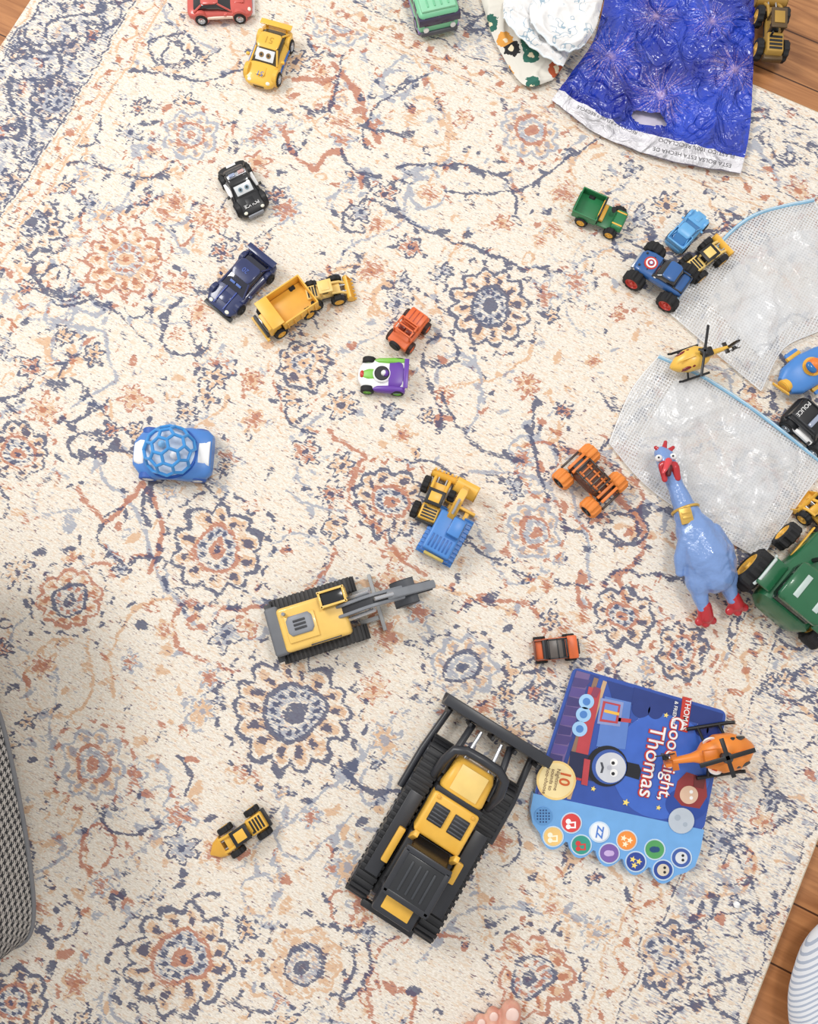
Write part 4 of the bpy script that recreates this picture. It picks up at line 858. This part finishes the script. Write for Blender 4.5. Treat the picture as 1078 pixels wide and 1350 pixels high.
for qq,(bo,to,le,ri,zz) in enumerate((([(664,24),(684,48),(714,72),(742,88)],[(678,-20),(710,-26),(740,-20),(770,-10)],[(664,24),(664,0),(678,-20)],[(742,88),(752,62),(770,-10)],.030),
        ([(700,30),(725,58),(748,68),(770,60)],[(706,-10),(735,-16),(765,-10),(795,0)],[(700,30),(698,12),(706,-10)],[(770,60),(785,36),(795,0)],.044))):
    cd=P(720,30); cd=Vector((cd.x,cd.y,0)); d_=empty('diaper',cd); G_=coons(bo,to,le,ri,50,50)
    sheet('pad_shell',G_,zz,.012,D.m,d_,50+qq*7,f=1.4,c=cd,edge=0,puff=.003); sheet('pad_back',G_,zz-.004,.002,D.m,d_,60,c=cd)
    tb=resamp(bo,20); tube('elastic_edge',[(P(p.x,p.y,zz).x-cd.x,P(p.x,p.y,zz).y-cd.y,zz+.001+.002*math.sin(i*1.7)) for i,p in enumerate(tb)],.0014,M('#dfe8ee',.5),d_,8)
# ================================================================ rubber chicken
def cp(px,py,z): q=P(px,py,z); return (q.x,q.y,z)
CB=M('#7797cf',.22,coat=.6,bump=.35,bs=260,name='chicken_rubber',var=.10); CR=M('#b9252f',.3,coat=.4,name='chicken_red')
cc=P(930,720); cc=Vector((cc.x,cc.y,0)); chk=empty('rubber_chicken',cc)
def W_(l): return [(P(x,y,z).x-cc.x,P(x,y,z).y-cc.y,z,r,f) for (x,y,z,r,f) in l]
blob('body',[W_([(876,603,.034,.0125,1),(881,618,.033,.0125,1),(890,640,.032,.0108,1),(900,664,.033,.0135,.95),(908,684,.036,.0185,.9),(919,706,.040,.0265,.85),(931,732,.041,.0310,.82),(941,756,.038,.026,.85)]),
 W_([(926,735,.038,.024,.9),(920,765,.034,.017,.95),(922,784,.030,.0105,1),(927,802,.027,.0075,1)]),W_([(944,735,.038,.024,.9),(955,757,.034,.016,.95),(960,775,.030,.0105,1),(965,790,.027,.0075,1)]),
 W_([(905,712,.044,.011,1),(897,735,.038,.009,.8),(896,755,.033,.006,.8)]),W_([(940,700,.044,.011,1),(958,722,.038,.009,.8),(964,738,.033,.006,.8)]),W_([(872,598,.035,.010,1),(877,608,.040,.010,1)])],CB,chk,.0013,4)
for i,(a,b) in enumerate((((876,600),(864,590)),((874,597),(877,583)),((879,597),(887,590)))):
    blob('comb_%d'%(i+1),[W_([(*a,.038,.0045,1),(*b,.038,.0026,1)])],CR,chk,.0008,2)
blob('wattles',[W_([(873,614,.046,.0055,.7),(876,632,.044,.004,.7)]),W_([(890,616,.046,.0055,.7),(893,630,.042,.0045,.7)]),W_([(875,612,.047,.005,.8),(889,613,.046,.005,.8)])],CR,chk,.0008,3)
blob('beak',[W_([(881,608,.050,.0048,1),(877,618,.055,.0033,.8),(874,623,.056,.002,.8)])],M('#d8414a',.3,coat=.4),chk,.0007,2)
blob('mouth_open',[W_([(882,616,.0495,.0045,.6),(881,625,.049,.0035,.6)])],M('#5c1018',.4),chk,.0007,2)
for i,(x,y) in enumerate(((868,604),(887,602))):
    blob('eye_%d'%i,[W_([(x,y,.045,.0048,1),(x+.3,y,.045,.0048,1)])],WHT,chk,.0007,2); blob('pupil_%d'%i,[W_([(x,y-1,.0496,.0014,1),(x+.2,y-1,.0496,.0014,1)])],BLK,chk,.0004,1)
for i,(a,b,toes) in enumerate((((928,800),(930,812),((921,820),(930,822),(939,818))),((966,788),(970,796),((961,806),(972,807),(981,801))))):
    blob('foot_%d'%(i+1),[W_([(*a,.026,.0095,1),(*b,.022,.0100,.9)])]+[W_([(*b,.021,.0085,.8),(*q,.019,.0055,.8)]) for q in toes],CR,chk,.001,3)
ring=[]
c0=Vector(cp(903,672,.033)); ax=(Vector(cp(908,684,.036))-Vector(cp(900,664,.033))).normalized(); s1=ax.cross(Vector((0,0,1))).normalized(); s2=s1.cross(ax)
for i in range(25):
    a=2*math.pi*i/24; p=c0+(s1*math.cos(a)+s2*math.sin(a))*.0165; ring.append((p.x-cc.x,p.y-cc.y,p.z))
tube('collar',ring,.0020,GOLD,chk,8)
bm=bmesh.new(); bbox(bm,(.016,.020,.003),(0,0,0),.001); bbox(bm,(.011,.003,.001),(0,.004,.002),.0003); bbox(bm,(.011,.003,.001),(0,-.002,.002),.0003)
o=frombm('neck_tag',bm,GOLD,chk); o.location=(cp(904,680,.055)[0]-cc.x,cp(904,680,.055)[1]-cc.y,.0555); o.rotation_euler=(.15,0,.25)
# ================================================================ human foot
SK=NT('skin'); tc=SK.n('ShaderNodeTexCoord'); nz=SK.n('ShaderNodeTexNoise',{'Vector':tc.outputs['Object'],'Scale':60.,'Detail':4.}).outputs['Fac']
SK.L(SK.mix(SK.step(nz,.35,.65),lin('#cf8f7c'),lin('#e3b29c')),SK.b.inputs['Base Color']); SK.b.inputs['Roughness'].default_value=.5; SK.b.inputs['Subsurface Weight'].default_value=.15; SK.b.inputs['Subsurface Radius'].default_value=(.01,.004,.002)
cft=P(655,1380); cft=Vector((cft.x,cft.y,0)); ft=empty('human_foot',cft)
def Wf(l): return [(P(x,y,0).x-cft.x,P(x,y,0).y-cft.y,z,r,f) for (x,y,z,r,f) in l]
tips=[(672,1326,.0125),(649,1332,.0085),(633,1341,.0078),(618,1351,.0075),(604,1363,.0072)]
bases=[(668,1388,.019,.021),(650,1388,.018,.017),(634,1391,.017,.016),(618,1397,.016,.015),(605,1405,.014,.014)]
ch=[]
for (tx,ty,r),(bx,by,bz,br2) in zip(tips,bases):
    mx_,my_=(tx*.55+bx*.45),(ty*.55+by*.45)
    ch.append(Wf([(tx,ty,r*.95,r,.9),(tx*.8+bx*.2,ty*.8+by*.2,r*1.05,r*.93,1),(mx_,my_,r*1.5,r*.92,1),(bx,by,bz,br2*.8,1)]))
    ch.append(Wf([(bx,by,bz,br2,1),((bx+640)/2,1470,.032,.025,1),(638,1540,.042,.032,1),(634,1600,.034,.032,1)]))
leg=[Wf([(638,1545,.05,.032,1),(636,1575,.09,.033,1),(634,1590,.16,.036,1),(632,1600,.26,.046,1),(632,1605,.34,.052,1)])]
blob('foot_skin',ch+leg,SK.m,ft,.0018,5)
for i,((tx,ty,r),(bx,by,_,_)) in enumerate(zip(tips,bases)):
    bm=bmesh.new(); bmesh.ops.create_uvsphere(bm,u_segments=16,v_segments=10,radius=1)
    bmesh.ops.transform(bm,matrix=Matrix.Diagonal((r*.62,r*.72,r*.22,1)),verts=bm.verts)
    o=frombm('toenail_%d'%(i+1),bm,M('#f2d3c8',.2,coat=.4),ft,180); p=P(tx,ty,0); o.location=(p.x-cft.x,p.y-cft.y-.001,r*1.78); o.rotation_euler=(.2,0,-.1)
cuff=M('#4a5672',.9,bump=.4)
pz=P(632,1603,0); tube('trouser_leg',[(pz.x-cft.x,pz.y-cft.y,z) for z in(.16,.17,.25,.36)],[.056,.058,.062,.068],cuff,ft,24)
# ================================================================ upholstered ottoman
HN=NT('houndstooth_fabric'); geo=HN.n('ShaderNodeNewGeometry'); s=HN.n('ShaderNodeSeparateXYZ',{0:geo.outputs['Position']})
k_=1050.
xx=HN.mt('FLOOR',HN.mt('MULTIPLY',HN.mt('ADD',HN.mt('MULTIPLY',s.outputs[0],.95),HN.mt('MULTIPLY',s.outputs[2],.7)),k_)); yy=HN.mt('FLOOR',HN.mt('MULTIPLY',HN.mt('ADD',s.outputs[1],HN.mt('MULTIPLY',s.outputs[2],.3)),k_))
def fm(v,m_): return HN.mt('FLOORED_MODULO',v,m_)
A1=HN.mt('LESS_THAN',fm(xx,8.),4.); B1=HN.mt('LESS_THAN',fm(yy,8.),4.); S1=HN.mt('LESS_THAN',fm(HN.mt('ADD',xx,yy),4.),2.)
hv=HN.mt('ADD',HN.mt('MULTIPLY',S1,A1),HN.mt('MULTIPLY',HN.mt('SUBTRACT',1.,S1),B1))
HN.L(HN.mix(hv,lin('#bdbbb8'),lin('#2b2d33')),HN.b.inputs['Base Color']); HN.b.inputs['Roughness'].default_value=.9
zt=.20; zl_=.12; oc=P(-80,1080,zl_); oc=Vector((oc.x,oc.y,0)); ot=empty('upholstered_ottoman',oc)
out=[(-22,690),(-20,840),(-10,910),(4,955),(16,1005),(30,1075),(40,1140),(45,1195),(41,1228),(27,1244),(3,1251),(-80,1256),(-360,1256),(-375,690)]
out=[(p.x,p.y) for p in resamp(out[:11],60)]+out[11:]
wpoly('seat_cushion',out,zl_,zt,HN.m,ot,.006,c=oc,zp=zl_)
pip=[(P(x,y,zl_).x-oc.x,P(x,y,zl_).y-oc.y,zt-.002) for x,y in out]; tube('piping',pip+[pip[0]],.003,M('#85868a',.8),ot,8)
pip2=[(a,b,zl_+.002) for a,b,_ in pip]; tube('lower_piping',pip2+[pip2[0]],.003,M('#77787c',.8),ot,8)
for i,(x,y) in enumerate(((-150,780),(-110,1190),(-330,780),(-330,1200))):
    q=P(x,y,zl_); tube('leg_%d'%(i+1),[(q.x-oc.x,q.y-oc.y,0.0),(q.x-oc.x,q.y-oc.y,zl_+.005)],[.012,.018],M('#5a3b26',.4),ot,16)
# ================================================================ striped cushion
ST=NT('striped_cotton'); tc=ST.n('ShaderNodeTexCoord'); mp=ST.n('ShaderNodeMapping',{0:tc.outputs['Object'],2:(0,0,math.radians(-60))}); s=ST.n('ShaderNodeSeparateXYZ',{0:mp.outputs[0]})
f_=ST.mt('LESS_THAN',ST.mt('FRACT',ST.mt('MULTIPLY',s.outputs[1],260.)),.4)
ST.L(ST.mix(f_,lin('#dfe2e8'),lin('#aab4c6')),ST.b.inputs['Base Color']); ST.b.inputs['Roughness'].default_value=.9
cs=P(1134,1316,.03); bm=bmesh.new(); bmesh.ops.create_uvsphere(bm,u_segments=48,v_segments=32,radius=1)
for v in bm.verts:
    c=v.co; c.x=math.copysign(abs(c.x)**.85,c.x); c.y=math.copysign(abs(c.y)**.85,c.y)
    v.co=Vector((c.x*.082,c.y*.092,c.z*.042+.003*noise.noise(c*2.5)))
o=frombm('striped_cushion',bm,ST.m,None,180); o.location=(cs.x,cs.y,.036); o.rotation_euler=(0,0,-.35)
# small paper scrap
pc=P(970,1192); bm=bmesh.new(); bmesh.ops.create_icosphere(bm,subdivisions=2,radius=.0042)
for v in bm.verts: v.co*=1+.5*noise.noise(v.co*500); v.co.z*=.6
o=frombm('paper_scrap',bm,WHT,None,10); o.location=(pc.x,pc.y,.0022)
# ================================================================ light & camera
w=bpy.data.worlds.new('World'); sc.world=w; w.use_nodes=True; bg=w.node_tree.nodes['Background']; bg.inputs[0].default_value=(1,.98,.955,1); bg.inputs[1].default_value=.66
def area(n,loc,tgt,size,e,col=(1,1,1)):
    l=bpy.data.lights.new(n,'AREA'); l.shape='RECTANGLE'; l.size=size[0]; l.size_y=size[1]; l.energy=e; l.color=col
    o=bpy.data.objects.new(n,l); bpy.context.collection.objects.link(o); o.location=loc; o.rotation_euler=(Vector(tgt)-Vector(loc)).to_track_quat('-Z','Y').to_euler()
area('window_light',(-1.7,1.1,2.0),(0,0,0),(1.0,.8),38,(1,.985,.96))
area('ceiling_light',(.5,.5,2.4),(0,0,0),(.4,.4),18,(1,.97,.93))
cam=bpy.data.cameras.new('camera'); co_=bpy.data.objects.new('camera',cam); bpy.context.collection.objects.link(co_)
co_.location=CAM; co_.rotation_euler=(TH,0,0); cam.sensor_fit='VERTICAL'; cam.sensor_height=36; cam.sensor_width=36; cam.lens=F/1350*36; cam.clip_start=.01
sc.camera=co_
